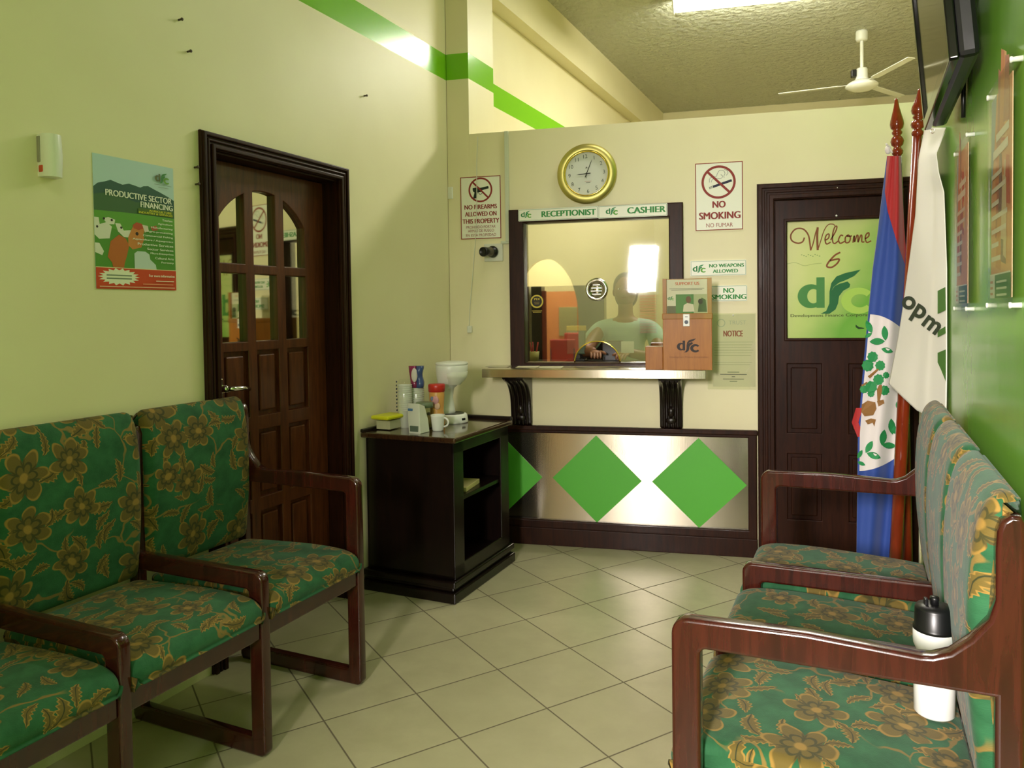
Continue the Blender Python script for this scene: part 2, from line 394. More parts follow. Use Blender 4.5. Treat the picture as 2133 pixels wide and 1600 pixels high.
def fabric_mat():
    m = mat('green_brocade_with_gold_flowers', (40, 112, 64), .75, sheen=.1, spec=.2); t = NT(m)
    uv = t.uv()
    warp = t.n('ShaderNodeTexNoise'); warp.inputs['Scale'].default_value = 9; warp.inputs['Detail'].default_value = 2; t.l(uv, warp.inputs['Vector'])
    wv = t.vm('MULTIPLY', t.vm('SUBTRACT', warp.outputs['Color'], (.5, .5, .5)), (.045, .045, 0))
    p = t.vm('ADD', uv, wv)
    def cells(vec, sc, rnd, off=(0, 0, 0)):
        v = t.n('ShaderNodeTexVoronoi', voronoi_dimensions='2D'); v.inputs['Scale'].default_value = 1; v.inputs['Randomness'].default_value = rnd
        q = t.vm('ADD', t.vm('MULTIPLY', vec, (sc, sc, sc)), off); t.l(q, v.inputs['Vector'])
        dd = t.sep(t.vm('SUBTRACT', q, v.outputs['Position']))
        return dd[0], dd[1], t.sep(v.outputs['Color'])
    def flower(vec, sc, rnd, off, size, pet):
        x, y, col = cells(vec, sc, rnd, off)
        r = t.m('SQRT', t.m('ADD', t.m('MULTIPLY', x, x), t.m('MULTIPLY', y, y)))
        th = t.m('ADD', t.m('ARCTAN2', y, x), t.m('MULTIPLY', col[0], 6.28))
        lobe = t.m('ABSOLUTE', t.m('COSINE', t.m('MULTIPLY', th, pet / 2)))
        R_ = t.m('MULTIPLY', t.m('ADD', .52, t.m('MULTIPLY', t.m('POWER', lobe, .85), .48)), t.m('ADD', size * .75, t.m('MULTIPLY', col[1], size * .4)))
        return r, R_, th
    def leaf(vec, sc, off, ln, wd):
        x, y, col = cells(vec, sc, .9, off)
        a = t.m('MULTIPLY', col[0], 6.28); ca, sa = t.m('COSINE', a), t.m('SINE', a)
        u = t.m('ADD', t.m('MULTIPLY', x, ca), t.m('MULTIPLY', y, sa)); v = t.m('SUBTRACT', t.m('MULTIPLY', y, ca), t.m('MULTIPLY', x, sa))
        v = t.m('ADD', v, t.m('MULTIPLY', t.m('MULTIPLY', u, u), .9))
        prof = t.m('SUBTRACT', 1, t.m('POWER', t.m('ABSOLUTE', t.m('DIVIDE', u, ln)), 2.))
        saw = t.m('ADD', 1, t.m('MULTIPLY', t.m('SINE', t.m('MULTIPLY', u, 60)), .22))
        return t.m('SUBTRACT', t.m('MULTIPLY', t.m('MULTIPLY', prof, wd), saw), t.m('ABSOLUTE', v)), t.m('ABSOLUTE', v)
    green = t.ramp(t.noise(uv, 14, 4, .6), [(.3, (30, 78, 46)), (.7, (48, 104, 66))])
    gold, brown, dk = (150, 118, 54), (104, 88, 38), (50, 54, 28)
    # vines along the borders of large cells
    v = t.n('ShaderNodeTexVoronoi', voronoi_dimensions='2D', feature='DISTANCE_TO_EDGE'); v.inputs['Scale'].default_value = 5.2; v.inputs['Randomness'].default_value = .9
    big = t.vm('MULTIPLY', t.vm('SUBTRACT', warp.outputs['Color'], (.5, .5, .5)), (.16, .16, 0)); t.l(t.vm('ADD', uv, big), v.inputs['Vector'])
    vine = t.m('SUBTRACT', 1, t.smooth(v.outputs['Distance'], .012, .026))
    vine = t.m('MULTIPLY', vine, t.smooth(t.noise(uv, 6, 1), .4, .5))
    c = t.mix(vine, green, (128, 106, 52))
    for sc, off, ln, wd in ((8.3, (3.3, 1.7, 0), .36, .13), (9.7, (7.1, 5.2, 0), .33, .12)):
        f, av = leaf(p, sc, off, ln, wd)
        body = t.smooth(f, -.006, .01); inner = t.smooth(f, .02, .04)
        lc = t.mix(inner, gold, brown); lc = t.mix(t.m('SUBTRACT', 1, t.smooth(av, .004, .016)), lc, dk)
        c = t.mix(body, c, lc)
    for sc, off, size, pet in ((5.6, (0.3, .6, 0), .41, 6),):
        r, R_, th = flower(p, sc, .75, off, size, pet)
        body = t.smooth(t.m('SUBTRACT', R_, r), -.006, .012); inner = t.smooth(t.m('SUBTRACT', R_, r), .022, .05)
        vein = t.m('MULTIPLY', t.smooth(t.m('ABSOLUTE', t.m('SINE', t.m('MULTIPLY', th, pet / 2))), .86, .98), t.smooth(r, .05, .12))
        ring2 = t.m('SUBTRACT', 1, t.smooth(t.m('ABSOLUTE', t.m('SUBTRACT', r, t.m('MULTIPLY', R_, .5))), .012, .03))
        fc = t.mix(inner, gold, brown); fc = t.mix(t.m('MAXIMUM', t.m('MULTIPLY', vein, .8), t.m('MULTIPLY', ring2, .8)), fc, dk)
        fc = t.mix(t.m('SUBTRACT', 1, t.smooth(r, .05, .08)), fc, gold)
        c = t.mix(body, c, fc)
    t.l(c, t.b.inputs['Base Color'])
    mp = t.n('ShaderNodeMapping'); mp.inputs['Scale'].default_value = (260, 500, 1); t.l(uv, mp.inputs[0])
    t.bump(t.m('ADD', t.noise(mp.outputs[0], 1, 2), t.m('MULTIPLY', t.noise(uv, 30, 3), .6)), .25, .003)
    return m
FABRIC = fabric_mat()

# ------------------------------------------------------------------ the setting
def struct(o): o['kind'] = 'structure'; return o
mb = MB(); mb.box(-5, 4, -3.4, 9.4, -.1, 0); struct(mb.done('floor', TILE))
mb = MB(); mb.box(-5, 4, -3.4, 9.4, 3.65, 3.75); struct(mb.done('ceiling', CEIL))
def along(side, segs, t0, t1, name, m):
    """long wall made of lengths with room for a door; (s0,s1,z0,z1), between offsets t0..t1 from the wall face into the room"""
    mb = MB(); P = LWp if side == 'l' else RWp
    for s0, s1, z0, z1 in segs:
        vs_ = [P(s, o, z) for z in (z0, z1) for s, o in ((s0, t0), (s1, t0), (s1, t1), (s0, t1))]
        bv = [mb.bm.verts.new(v) for v in vs_]
        for q in ((0, 1, 2, 3), (4, 5, 6, 7), (0, 1, 5, 4), (1, 2, 6, 5), (2, 3, 7, 6), (3, 0, 4, 7)): mb.bm.faces.new([bv[i] for i in q])
    return struct(mb.done(name, m))
along('l', [(-3.5, 2.1, 0, 3.65), (2.1, 2.945, 2.005, 3.65), (2.945, 9.0, 0, 3.65)], -.16, 0, 'wall_left', STRIPE)
along('r', [(-3.3, 4.43, 0, 3.65)], -.14, 0, 'wall_right', GREENWALL)
along('r', [(4.43, 9.2, 0, 3.65)], -.5, -.36, 'wall_office', CREAM)
along('r', [(4.43, 4.5, 0, 3.65)], -.36, -.14, 'trim_3', CREAM)
# pier at the end of the partition
_a = Vector((-1.2985, D, 0)); _b = _a + E_ * .335
_l0 = LWp(4.49 - .0, 0); 
mb = MB()
pts = [Vector(((DL + .18952 * D) / .98187 + .003, D, 0)), _a, _b, LWp((_b - LWp(0)).dot(E_), .002)]
for z in (0, 3.65): pass
lo = [mb.bm.verts.new((p.x, p.y, 0)) for p in pts]; hi = [mb.bm.verts.new((p.x, p.y, 3.65)) for p in pts]
for i in range(4): mb.bm.faces.new((lo[i], lo[(i + 1) % 4], hi[(i + 1) % 4], hi[i]))
mb.bm.faces.new(lo); mb.bm.faces.new(hi); struct(mb.done('trim_1', STRIPE))
# concrete beam along the wall of the office
along('l', [(4.315, 8.9, 3.343, 3.65)], .001, .113, 'trim_2', CREAM)
# partition with holes for the counter window and the door
_pw = rect(-1.2983, 1.112, 0, 2.392)
o = plate('wall_back', [_pw[:1] + [(.36, 0), (.36, 1.965), (1.06, 1.965), (1.06, 0)] + _pw[1:], rect(-1.02, -.12, 1.03, 1.9)], .1, CREAM, y=.1)
o.location = (0, D, 0); struct(o)
mb = MB(); mb.box(-1.2, 2.6, 9.15, 9.3, 0, 3.65); struct(mb.done('wall_far', CREAM))

# ---- left door
d1 = structure('door_1', LWp(0), ROT_L)
def casing(name, u0, u1, zt, wd, m, parent, y=0., d=.028):
    def ring(a, b): return [(u0 + a, 0), (u0 + a, zt - a), (u1 - a, zt - a), (u1 - a, 0), (u1 - b, 0), (u1 - b, zt - b), (u0 + b, zt - b), (u0 + b, 0)]
    o = plate(name, [ring(0, wd)], d * .6, m, parent, .004, y)
    for k, (a, b, dd) in enumerate(((.004, .3 * wd, d), (.42 * wd, .58 * wd, d * .85), (.7 * wd, .96 * wd, d))):
        plate('moulding', [ring(a, b)], dd, m, o, .004, y)
    return o
casing('door_frame', 2.081, 2.962, 2.036, .064, DARKWOOD, d1)
mb = MB(); mb.box(2.1, 2.15, 0, .14, 0, 2.005); mb.box(2.895, 2.945, 0, .14, 0, 2.005); mb.box(2.15, 2.895, 0, .14, 1.965, 2.005)
mb.done('door_jamb', DARKWOOD, d1)
cols = ((2.253, 2.386), (2.438, 2.568), (2.622, 2.756)); ZA, RA, UC = 1.562, .308, 2.5045
def arc_z(u): return ZA + math.sqrt(max(RA * RA - (u - UC) ** 2, 0))
holes, panes = [], []
for a, b in cols:
    top = [(b - (b - a) * i / 8, arc_z(b - (b - a) * i / 8)) for i in range(9)]
    panes.append([(a, 1.56), (b, 1.56)] + top); panes.append(rect(a + .004, b + .004, 1.24, 1.52))
    for z0, z1 in ((.925, 1.2), (.58, .865), (.2, .52)): holes.append(rect(a + .008, b + .008, z0, z1))
leaf = plate('door_leaf', [rect(2.152, 2.893, .012, 1.963)] + panes + holes, .042, DOORWOOD, d1, .004, .122)
for pn in panes: plate('glass_pane', [pn], .005, MIRROR, leaf, 0, .108)
for (a, b) in cols:
    for z0, z1 in ((.925, 1.2), (.58, .865), (.2, .52)):
        mb = MB(); mb.box(a + .004, b + .012, .1, .112, z0 - .004, z1 + .004)
        mb.box(a + .026, b - .01, .088, .104, z0 + .018, z1 - .018, bev=.006); mb.done('raised_panel', DOORWOOD, leaf)
mb = MB(); mb.box(2.205, 2.245, .07, .081, .955, 1.1, bev=.004)
mb.lathe([(.0, 0), (.016, 0), (.016, .03), (.011, .045), (0, .045)], 16, M=Matrix.Translation((2.226, .072, 1.06)) @ Matrix.Rotation(PI / 2, 4, 'X'))
mb.tube([(2.226, .03, 1.06), (2.25, .018, 1.06), (2.3, .016, 1.058), (2.335, .022, 1.05)], [.011, .01, .009, .008])
mb.lathe([(0, 0), (.014, 0), (.013, .012), (0, .014)], 16, M=Matrix.Translation((2.226, .07, .975)) @ Matrix.Rotation(PI / 2, 4, 'X'))
h = mb.done('door_handle', CHROME, leaf); h['label'] = 'polished metal lever handle'

# ---- door in the partition
d2 = structure('door_2', (0, D, 0))
casing('door_frame', .309, 1.1, 2.012, .088, DARKWOOD, d2)
mb = MB(); mb.box(.36, .4, 0, .1, 0, 1.965); mb.box(1.02, 1.06, 0, .1, 0, 1.965); mb.box(.4, 1.02, 0, .1, 1.925, 1.965); mb.done('door_jamb', DARKWOOD, d2)
h2 = []
for a, b in ((.462, .635), (.77, .945)):
    for z0, z1 in ((.675, 1.047), (.205, .562)): h2.append(rect(a, b, z0, z1))
gl = rect(.46, .947, 1.183, 1.81)
leaf2 = plate('door_leaf', [rect(.402, 1.018, .012, 1.923), gl] + h2, .042, DARKWOOD, d2, .004, .052)
plate('glass_pane', [gl], .006, ACRYLIC, leaf2, 0, .03)
plate('glazing_bead', [rect(.447, .96, 1.17, 1.823), rect(.462, .945, 1.185, 1.808)], .016, DARKWOOD, leaf2, .005, .014)
for a, b in ((.462, .635), (.77, .945)):
    for z0, z1 in ((.675, 1.047), (.205, .562)):
        mb = MB(); mb.box(a - .004, b + .004, .032, .044, z0 - .004, z1 + .004)
        mb.box(a + .02, b - .02, .022, .036, z0 + .02, z1 - .02, bev=.006); mb.done('raised_panel', DARKWOOD, leaf2)

# ---- counter window
w1 = structure('window_1', (0, D, 0))
fr = plate('window_frame', [rect(-1.061, -.078, 1.0, 1.934), rect(-.975, -.155, 1.05, 1.858)], .03, DARKWOOD, w1, .006)
mb = MB()
mb.box(-1.02, -.975, .0, .1, 1.03, 1.9); mb.box(-.155, -.12, 0, .1, 1.03, 1.9); mb.box(-.975, -.155, 0, .1, 1.03, 1.05); mb.box(-.975, -.155, 0, .1, 1.858, 1.9)
mb.done('window_lining', DARKWOOD, fr)
arch = circ(-.5625, 1.05, .13, .122, 32, 180, 0)
pane = plate('glass_pane', [[(-.98, 1.05)] + arch + [(-.15, 1.05), (-.15, 1.862), (-.98, 1.862)], circ(-.561, 1.467, .05, n=32)], .005, PANE, w1, 0, .022)
mb = MB(); mb.tube([(x, .02, z) for x, z in arch], .0045); mb.done('brass_arch_edging', GOLDBRIGHT, pane)
mb = MB()
M_ = Matrix.Translation((-.561, .016, 1.467)) @ Matrix.Rotation(PI / 2, 4, 'X')
mb.lathe([(.046, 0), (.046, .01), (.05, .014), (.058, .014), (.065, .008), (.066, 0)], 40, CHROME, M_)
mb.lathe([(0, .0), (.047, .0), (.047, .004), (0, .004)], 32, STEEL, M_)
for k, hw in enumerate((.022, .032, .034, .027)):
    z = 1.467 + .026 - k * .0175
    mb.box(-.561 - hw, -.561 + hw, .006, .013, z - .0045, z + .0045, CHROME, bev=.003)
mb.done('speaking_grille', CHROME, pane)

# ------------------------------------------------------------------ waiting benches
def cushion(prof, width, r, x0, uo=0.):
    """profile (y,z) swept along x with soft ends; UV in metres"""
    n = len(prof); P = [Vector((0, y, z)) for y, z in prof]
    area2 = sum(P[i].y * P[(i + 1) % n].z - P[(i + 1) % n].y * P[i].z for i in range(n))
    nrm = []
    for i in range(n):
        d = (P[(i + 1) % n] - P[i - 1]); q = Vector((0, -d.z, d.y)).normalized()
        nrm.append(q if area2 > 0 else -q)
    arc = [0]
    for i in range(n): arc.append(arc[-1] + (P[(i + 1) % n] - P[i]).length)
    sl = []
    k = 5
    for i in range(k + 1): a = PI / 2 * i / k; sl.append((r * (1 - math.sin(a)) if False else r - r * math.sin(a), r - r * math.cos(a)))
    sl = [(x, d) for x, d in ((r - r * math.cos(PI / 2 * i / k), r - r * math.sin(PI / 2 * i / k)) for i in range(k + 1))]
    sl += [(r + (width - 2 * r) * i / 6, 0) for i in range(1, 6)]
    sl += [(width - x, d) for x, d in sl[:k + 1][::-1]]
    bm = bmesh.new(); uvl = bm.loops.layers.uv.new('UVMap'); rings = []
    for x, d in sl: rings.append([bm.verts.new((x0 + x, (P[i] + nrm[i] * d).y, (P[i] + nrm[i] * d).z)) for i in range(n)])
    for a in range(len(sl) - 1):
        for i in range(n):
            j = (i + 1) % n
            f = bm.faces.new((rings[a][i], rings[a][j], rings[a + 1][j], rings[a + 1][i])); f.smooth = True
            for lp, (xx, vv) in zip(f.loops, ((a, i), (a, i + 1), (a + 1, i + 1), (a + 1, i))): lp[uvl].uv = (uo + sl[xx][0], arc[vv])
    for rg in (rings[0], rings[-1]):
        f = bm.faces.new(rg)
        for lp in f.loops: lp[uvl].uv = (uo + lp.vert.co.y, lp.vert.co.z)
    bmesh.ops.recalc_face_normals(bm, faces=bm.faces[:])
    me = bpy.data.meshes.new('cushion'); bm.to_mesh(me); bm.free(); me.materials.append(FABRIC)
    return me
def arcpts(cx, cz, r, a0, a1, n=6): return [(cx + r * math.cos(math.radians(a0 + (a1 - a0) * i / n)), cz + r * math.sin(math.radians(a0 + (a1 - a0) * i / n))) for i in range(n + 1)]
def frame_polys(end):
    F, T = .575, .055
    zt = .757 if end else .567
    if end:
        outer = arcpts(F - .022, .022, .022, -90, 0) + arcpts(F - .034, zt - .034, .034, 0, 90) + [(.33, zt + .006), (.15, zt - .002)] \
            + [(.132, zt), (.106, .768), (.076, .796), (.05, .832), (.041, .866), (.041, .95), (.039, .98), (.033, .998), (.02, 1.008), (.006, 1.008), (0, .995), (0, .02), (.01, 0)]
        hole = arcpts(F - T - .012, zt - T - .012, .012, 0, 90) + [(.041, zt - T + .003), (.041, .055)] + [(F - T - .005, .055), (F - T, .06)]
    else:
        outer = arcpts(F - .022, .022, .022, -90, 0) + arcpts(F - .03, zt - .03, .03, 0, 90) + [(.045, zt)] + [(.045, .96), (.035, .985), (.015, .99), (0, .98), (0, .02), (.01, 0)]
        hole = arcpts(F - T - .012, zt - T - .012, .012, 0, 90) + [(.045, zt - T), (.045, .055)] + [(F - T - .005, .055), (F - T, .06)]
    return [outer, hole]
SEAT = [(-.05, .445), (-.05, .475), (-.07, .488), (-.2, .497), (-.38, .505), (-.5, .503), (-.555, .494), (-.582, .476), (-.59, .455), (-.585, .437), (-.57, .43), (-.3, .43), (-.1, .435)]
BACK = [(-.012, .5), (-.006, .75), (.002, 1.0), (-.004, 1.026), (-.016, 1.036), (-.032, 1.032), (-.05, 1.012), (-.064, .97), (-.074, .9), (-.078, .8), (-.074, .68), (-.062, .56), (-.055, .51), (-.04, .49)]
def dense(p, n=3): q = spline(p + p[:1], n); return q[:-1]
def bench(label, loc, rot, pitch, uo):
    t = thing('waiting_bench', label, 'bench', loc, rot, 'upholstered waiting benches')
    TH = .036
    for i in range(4):
        o = plate('end_frame' if i in (0, 3) else 'armrest_frame', frame_polys(i in (0, 3)), TH, BENCHWOOD, t, .007, shade=.6)
        o.data.transform(Matrix.Translation((pitch * i, 0, 0)) @ Matrix(((0, 1, 0, TH / 2), (-1, 0, 0, 0), (0, 0, 1, 0), (0, 0, 0, 1))))
    for i in range(3):
        x0 = pitch * i + TH / 2 + .002; wd = pitch - TH - .004
        link(bpy.data.objects.new('seat_cushion', cushion(dense(SEAT), wd, .022, x0, uo + pitch * i)), t)
        link(bpy.data.objects.new('back_cushion', cushion(dense(BACK), wd + .02, .03, x0 - .01, uo + 3.7 + pitch * i * 1.13)), t)
        mb = MB(); mb.box(x0 - .002, x0 + wd + .002, -.566, -.53, .366, .431, bev=.004); mb.done('front_rail', BENCHWOOD, t)
        mb = MB(); mb.box(x0 - .002, x0 + wd + .002, -.14, -.1, .37, .431, bev=.004); mb.done('rear_rail', BENCHWOOD, t)
    return t
bench('dark green floral upholstered bench against the cream wall, beside the dark panelled door', LWp(2.2425 - .0 - 1.455, .004), ROT_L, .485, 0.)
bench('green floral upholstered bench with wooden arms along the green wall, bottle on its seat', RWp(2.8955, .04), ROT_R, .479, 1.9)

# ------------------------------------------------------------------ signs and notices on the partition
RED, GRN = (140, 46, 36), (52, 140, 66)
def sign(name, label, cat, x0, x1, z0, z1, th=.004, col=SIGNWHITE, group=None, out=0., r=.0, board='board'):
    cx, cz = (x0 + x1) / 2, (z0 + z1) / 2
    t = thing(name, label, cat, (cx, D - out, cz), 0, group)
    w_, h_ = (x1 - x0) / 2, (z1 - z0) / 2
    plate(board, [rect(-w_, w_, -h_, h_, r)], th, col, t)
    return t, w_, h_, Art(-th)
def ban(a, cx, cz, r):
    a.ring(cx, cz, r, r * .14, RED)
    k = r * .93; q = .7071; h = r * .07
    a.poly([(cx - k * q - h * q, cz + k * q - h * q), (cx + k * q - h * q, cz - k * q - h * q), (cx + k * q + h * q, cz - k * q + h * q), (cx - k * q + h * q, cz + k * q + h * q)], RED)
t, W, H, a = sign('prohibition_sign', 'white no firearms sign with brown-red border, left of the counter window', 'sign', -1.3565, -1.1115, 1.777, 2.1415)
a.border(-W, W, -H, H, .005, RED)
gx, gz = -.0, .1035
gun = [(-.047, .0), (-.047, .012), (-.02, .016), (.0, .012), (.046, .02), (.05, .016), (.05, .006), (.012, -.002), (.008, -.012), (-.016, -.014), (-.026, -.048), (-.046, -.05), (-.036, -.014), (-.044, -.008)]
a.poly([(gx + x, gz + z) for x, z in gun], (24, 40, 26)); a.ring(gx + .0, gz - .014, .013, .003, (24, 40, 26), 20)
ban(a, gx, gz, .0725)
for s, z, wd, h, b in (('NO FIREARMS', .005, .196, .026, .025), ('ALLOWED ON', -.036, .19, .026, .025), ('THIS PROPERTY', -.078, .222, .027, .025),
                       ('PROHIBIDO PORTAR', -.1125, .178, .016, .0), ('ARMAS DE FUEGO', -.1345, .158, .016, .0), ('EN ESTA PROPIEDAD', -.1595, .182, .016, .0)):
    a.text(s, 0, z, wd, h, RED if b else (160, 92, 80), b)
a.done('print', t)
t, W, H, a = sign('prohibition_sign', 'white no smoking sign with red border and crossed cigarette, upper right of window', 'sign', -.0115, .2375, 1.7755, 2.142)
a.border(-W, W, -H, H, .0045, RED)
gx, gz = -.002, .077
ca = math.radians(17)
def rt(p): return (gx + p[0] * math.cos(ca) - p[1] * math.sin(ca), gz + p[0] * math.sin(ca) + p[1] * math.cos(ca))
a.poly([rt(p) for p in rect(-.036, .068, -.021, -.008)], (30, 36, 60))
for k in range(3): a.poly([rt(p) for p in rect(-.055 + k * .006, -.0515 + k * .006, -.021, -.008)], (90, 90, 90))
for pts in ([(-.048, -.0), (-.046, .02), (-.03, .03), (-.012, .03), (-.006, .045), (.006, .062), (.026, .06), (.034, .045), (.028, .03), (.03, .022)],
            [(-.038, -.0), (-.034, .012), (-.02, .022), (.01, .018), (.022, .03), (.012, .04)], [(.03, .066), (.044, .06), (.05, .045), (.04, .034)]):
    a.stroke([(gx + x, gz + z) for x, z in spline([(x, z, 0) for x, z in [p for p in pts]], 6) and [(q[0], q[1]) for q in spline([(x, z, 0) for x, z in pts], 6)]], .002, (90, 96, 100))
ban(a, gx, gz, .09)
a.text('NO', 0, -.0435, .066, .036, RED, .03); a.text('SMOKING', .003, -.1035, .214, .038, RED, .03); a.text('NO FUMAR', .002, -.1555, .14, .022, (156, 78, 66), .0)
a.done('print', t)
def dsign(label, x0, x1, z0, z1, lines, lg, group=None, out=0.):
    t, W, H, a = sign('name_plate', label, 'sign', x0, x1, z0, z1, .006, SIGNWHITE, group, out, .004)
    a.border(-W + .003, W - .003, -H + .003, H - .003, .0016, (60, 130, 90), .004)
    if lg: a.logo(lg[0], lg[1], lg[2])
    for s, x, z, wd, h in lines: a.text(s, x, z, wd, h, GRN, .035)
    a.done('print', t); return t
dsign('receptionist plate, left of the two green-lettered plates above the counter window', -1.0, -.5415, 1.865, 1.9325, [('RECEPTIONIST', .062, .002, .308, .033)], (-.182, .003, .066), out=.0305)
dsign('cashier plate, right of the two green-lettered plates above the counter window', -.5405, -.161, 1.862, 1.931, [('CASHIER', .076, .003, .206, .034)], (-.112, .003, .072), out=.0305)
dsign('no weapons allowed plate with green letters, right of the counter window', -.041, .253, 1.528, 1.612, [('NO WEAPONS', .044, .013, .18, .019), ('ALLOWED', .038, -.017, .13, .019)], (-.098, -.002, .074))
dsign('no smoking plate with green letters, partly behind the suggestion box', .03, .257, 1.388, 1.474, [('NO', .018, .016, .055, .026), ('SMOKING', .018, -.019, .18, .026)], None)
# clear notice sheet
t = thing('notice', 'faint printed notice in a clear plastic sleeve beside the door frame', 'notice', (.175, D, 1.112))
plate('paper', [rect(-.1, .122, -.19, .205)], .0015, paint((208, 204, 166)), t, y=-.002)
a = Art(-.004); a.ring(-.055, .158, .022, .004, (168, 176, 150)); a.text('TRUST', .03, .16, .09, .022, (176, 182, 156), .0)
a.text('NOTICE', .008, .1, .1, .032, (150, 70, 60), .025)
for k in range(6): a.rect(-.092, .112 - (k % 3) * .006, .052 - k * .0145, .0545 - k * .0145, (166, 172, 132))
for k in range(2): a.rect(-.092, .105 - k * .01, -.058 - k * .0125, -.056 - k * .0125, (160, 164, 128))
for k, wd in enumerate((.062, .14, .018, .11, .04)): a.rect(.008 - wd / 2, .008 + wd / 2, -.112 - k * .0125, -.1085 - k * .0125, (96, 104, 84))
a.done('print', t)
plate('plastic_sleeve', [rect(-.128, .128, -.205, .212, .004)], .003, CLEAR, t, y=-.006)
mb = MB(); mb.lathe([(0, 0), (.005, 0), (.004, .004), (0, .005)], 12, M=Matrix.Translation((.008, -.009, .2)) @ Matrix.Rotation(PI / 2, 4, 'X')); mb.done('pin', WHITE, t)

# ---- clock
t = thing('wall_clock', 'round gold-rimmed wall clock above the counter window', 'clock', (-.606, D, 2.119))
RX = Matrix.Rotation(PI / 2, 4, 'X')
mb = MB(); mb.lathe([(.15, 0), (.166, .004), (.169, .014), (.166, .024), (.15, .034), (.132, .036), (.126, .033), (.122, .026), (.1205, .014)], 72, M=RX); mb.done('rim', GOLD, t)
mb = MB(); mb.lathe([(.1265, .0335), (.1235, .0355), (.1205, .0335), (.1195, .02)], 72, M=RX); mb.done('inner_rim', GOLDBRIGHT, t)
plate('dial', [circ(0, 0, .122, n=64)], .016, paint((214, 218, 206)), t)
a = Art(-.016); TW = math.radians(4)
for h in range(1, 13):
    g = PI / 2 - h * PI / 6 + TW
    a.text(str(h), .098 * math.cos(g), .098 * math.sin(g), None, .021, (70, 84, 66), .0, TW)
a.poly([(-.008, .03), (.006, .031), (-.001, .041)], (120, 124, 110)); a.rect(-.012, .026, -.043, -.0415, (190, 120, 110)); a.rect(-.004, .02, -.051, -.0485, (120, 124, 112))
a.done('dial_print', t)
def hand(name, ang, ln, tail, wd, y):
    g = math.radians(ang); dx, dz = math.sin(g), math.cos(g)
    pl = [(-dz * wd, dx * wd), (dx * ln * .75 - dz * wd * .8, dz * ln * .75 + dx * wd * .8), (dx * ln, dz * ln), (dx * ln * .75 + dz * wd * .8, dz * ln * .75 - dx * wd * .8), (dz * wd, -dx * wd), (-dx * tail + dz * wd, -dz * tail - dx * wd), (-dx * tail - dz * wd, -dz * tail + dx * wd)]
    plate(name, [pl], .001, paint((46, 46, 38)), t, y=y)
hand('hour_hand', 266, .058, .022, .0026, -.02); hand('minute_hand', 22, .086, .022, .002, -.022); hand('second_hand', 184, .03, .0, .001, -.024)
mb = MB(); mb.lathe([(0, 0), (.005, 0), (.005, .004), (0, .004)], 16, M=Matrix.Translation((0, -.022, 0)) @ RX); mb.done('hub', paint((46, 46, 38)), t)

# ---- camera, trunking, wire
t = thing('security_camera', 'small black security camera on a white wall plate left of the window', 'camera', (-1.158, D, 1.692))
mb = MB(); mb.box(-.056, .056, -.014, 0, -.05, .053, bev=.003); mb.done('mounting_plate', OFFWHITE, t)
ax = Vector((-.36, -1, -.06)).normalized(); Mc = Matrix.Translation((.004, -.012, .006)) @ ax.to_track_quat('Z', 'Y').to_matrix().to_4x4()
mb = MB(); mb.lathe([(0, 0), (.03, 0), (.034, .01), (.034, .022), (.026, .03), (.024, .034)], 28, M=Mc); mb.done('swivel_base', BLACK, t)
mb = MB(); mb.lathe([(.0, .03), (.024, .03), (.026, .036), (.026, .075), (.024, .078)], 28, M=Mc); mb.done('camera_barrel', mat('camera_grey', (92, 86, 70), .4), t)
mb = MB(); mb.lathe([(.024, .076), (.027, .078), (.0275, .112), (.024, .114), (.021, .108), (0, .106)], 28, M=Mc); mb.done('lens_hood', BLACK, t)
mb = MB(); mb.box(-1.083, -1.06, D - .018, D - .0005, 1.755, 2.39, bev=.002); mb.box(-1.112, -1.06, D - .016, D - .0005, 1.742, 1.758, bev=.002)
tag(mb.done('cable_trunking', mat('trunking_grey', (200, 206, 180), .5)), 'pale grey vertical cable trunking from wall top to security camera', 'trunking')
t = thing('hanging_wire', 'thin white wire hanging over the no firearms sign', 'wire', (-1.28, D, 1.8))
pts = [at_y(995, 285, D - .012), at_y(993, 340, D - .012), at_y(993, 430, D - .013), at_y(990, 500, D - .012), at_y(984, 580, D - .008), at_y(979, 640, D - .008), at_y(977, 682, D - .008)]
mb = MB(); mb.tube([Vector(p) - t.location for p in spline(pts, 6)], .0022, 8); mb.done('cord', OFFWHITE, t)
p = at_y(978, 686, D - .012) - t.location
mb = MB(); mb.box(p.x - .012, p.x + .016, p.y - .012, p.y + .01, p.z - .022, p.z + .02, bev=.004); mb.done('connector', OFFWHITE, t)

# ---- counter front and shelf
t = thing('counter_front_panel', 'steel panel with green diamonds in a dark wood frame below the counter', 'panel', (-.6, D, 0))
X0, X1 = -1.43 + .6, .301 + .6
plate('panel_frame', [rect(X0 + .005, X1, 0, .688), rect(X0 + .06, .256 + .6, .143, .647)], .034, DARKWOOD, t, .006)
mb = MB(); mb.box(X0 + .005, X1, -.046, -.034, 0, .1, bev=.004); mb.done('skirting', DARKWOOD, t)
mb = MB(); mb.box(X0 + .005, X1 + .004, -.05, -.02, .664, .69, bev=.005); mb.done('top_moulding', DARKWOOD, t)
plate('steel_sheet', [rect(X0 + .05, .262 + .6, .138, .652)], .006, STEEL, t, y=-.008)
for cx in (-1.137, -.569, -.004): plate('diamond', [[(cx + .6 - .2535, .387), (cx + .6, .14), (cx + .6 + .2535, .387), (cx + .6, .638)]], .004, GREENVINYL, t, y=-.014)
t = thing('service_shelf', 'steel-edged service shelf below the counter window on carved brackets', 'shelf', (-.56, D, 1.035))
mb = MB(); mb.box(-.597, .595, -.3, -.001, -.047, 0, bev=.003); mb.done('steel_top', STEEL, t)
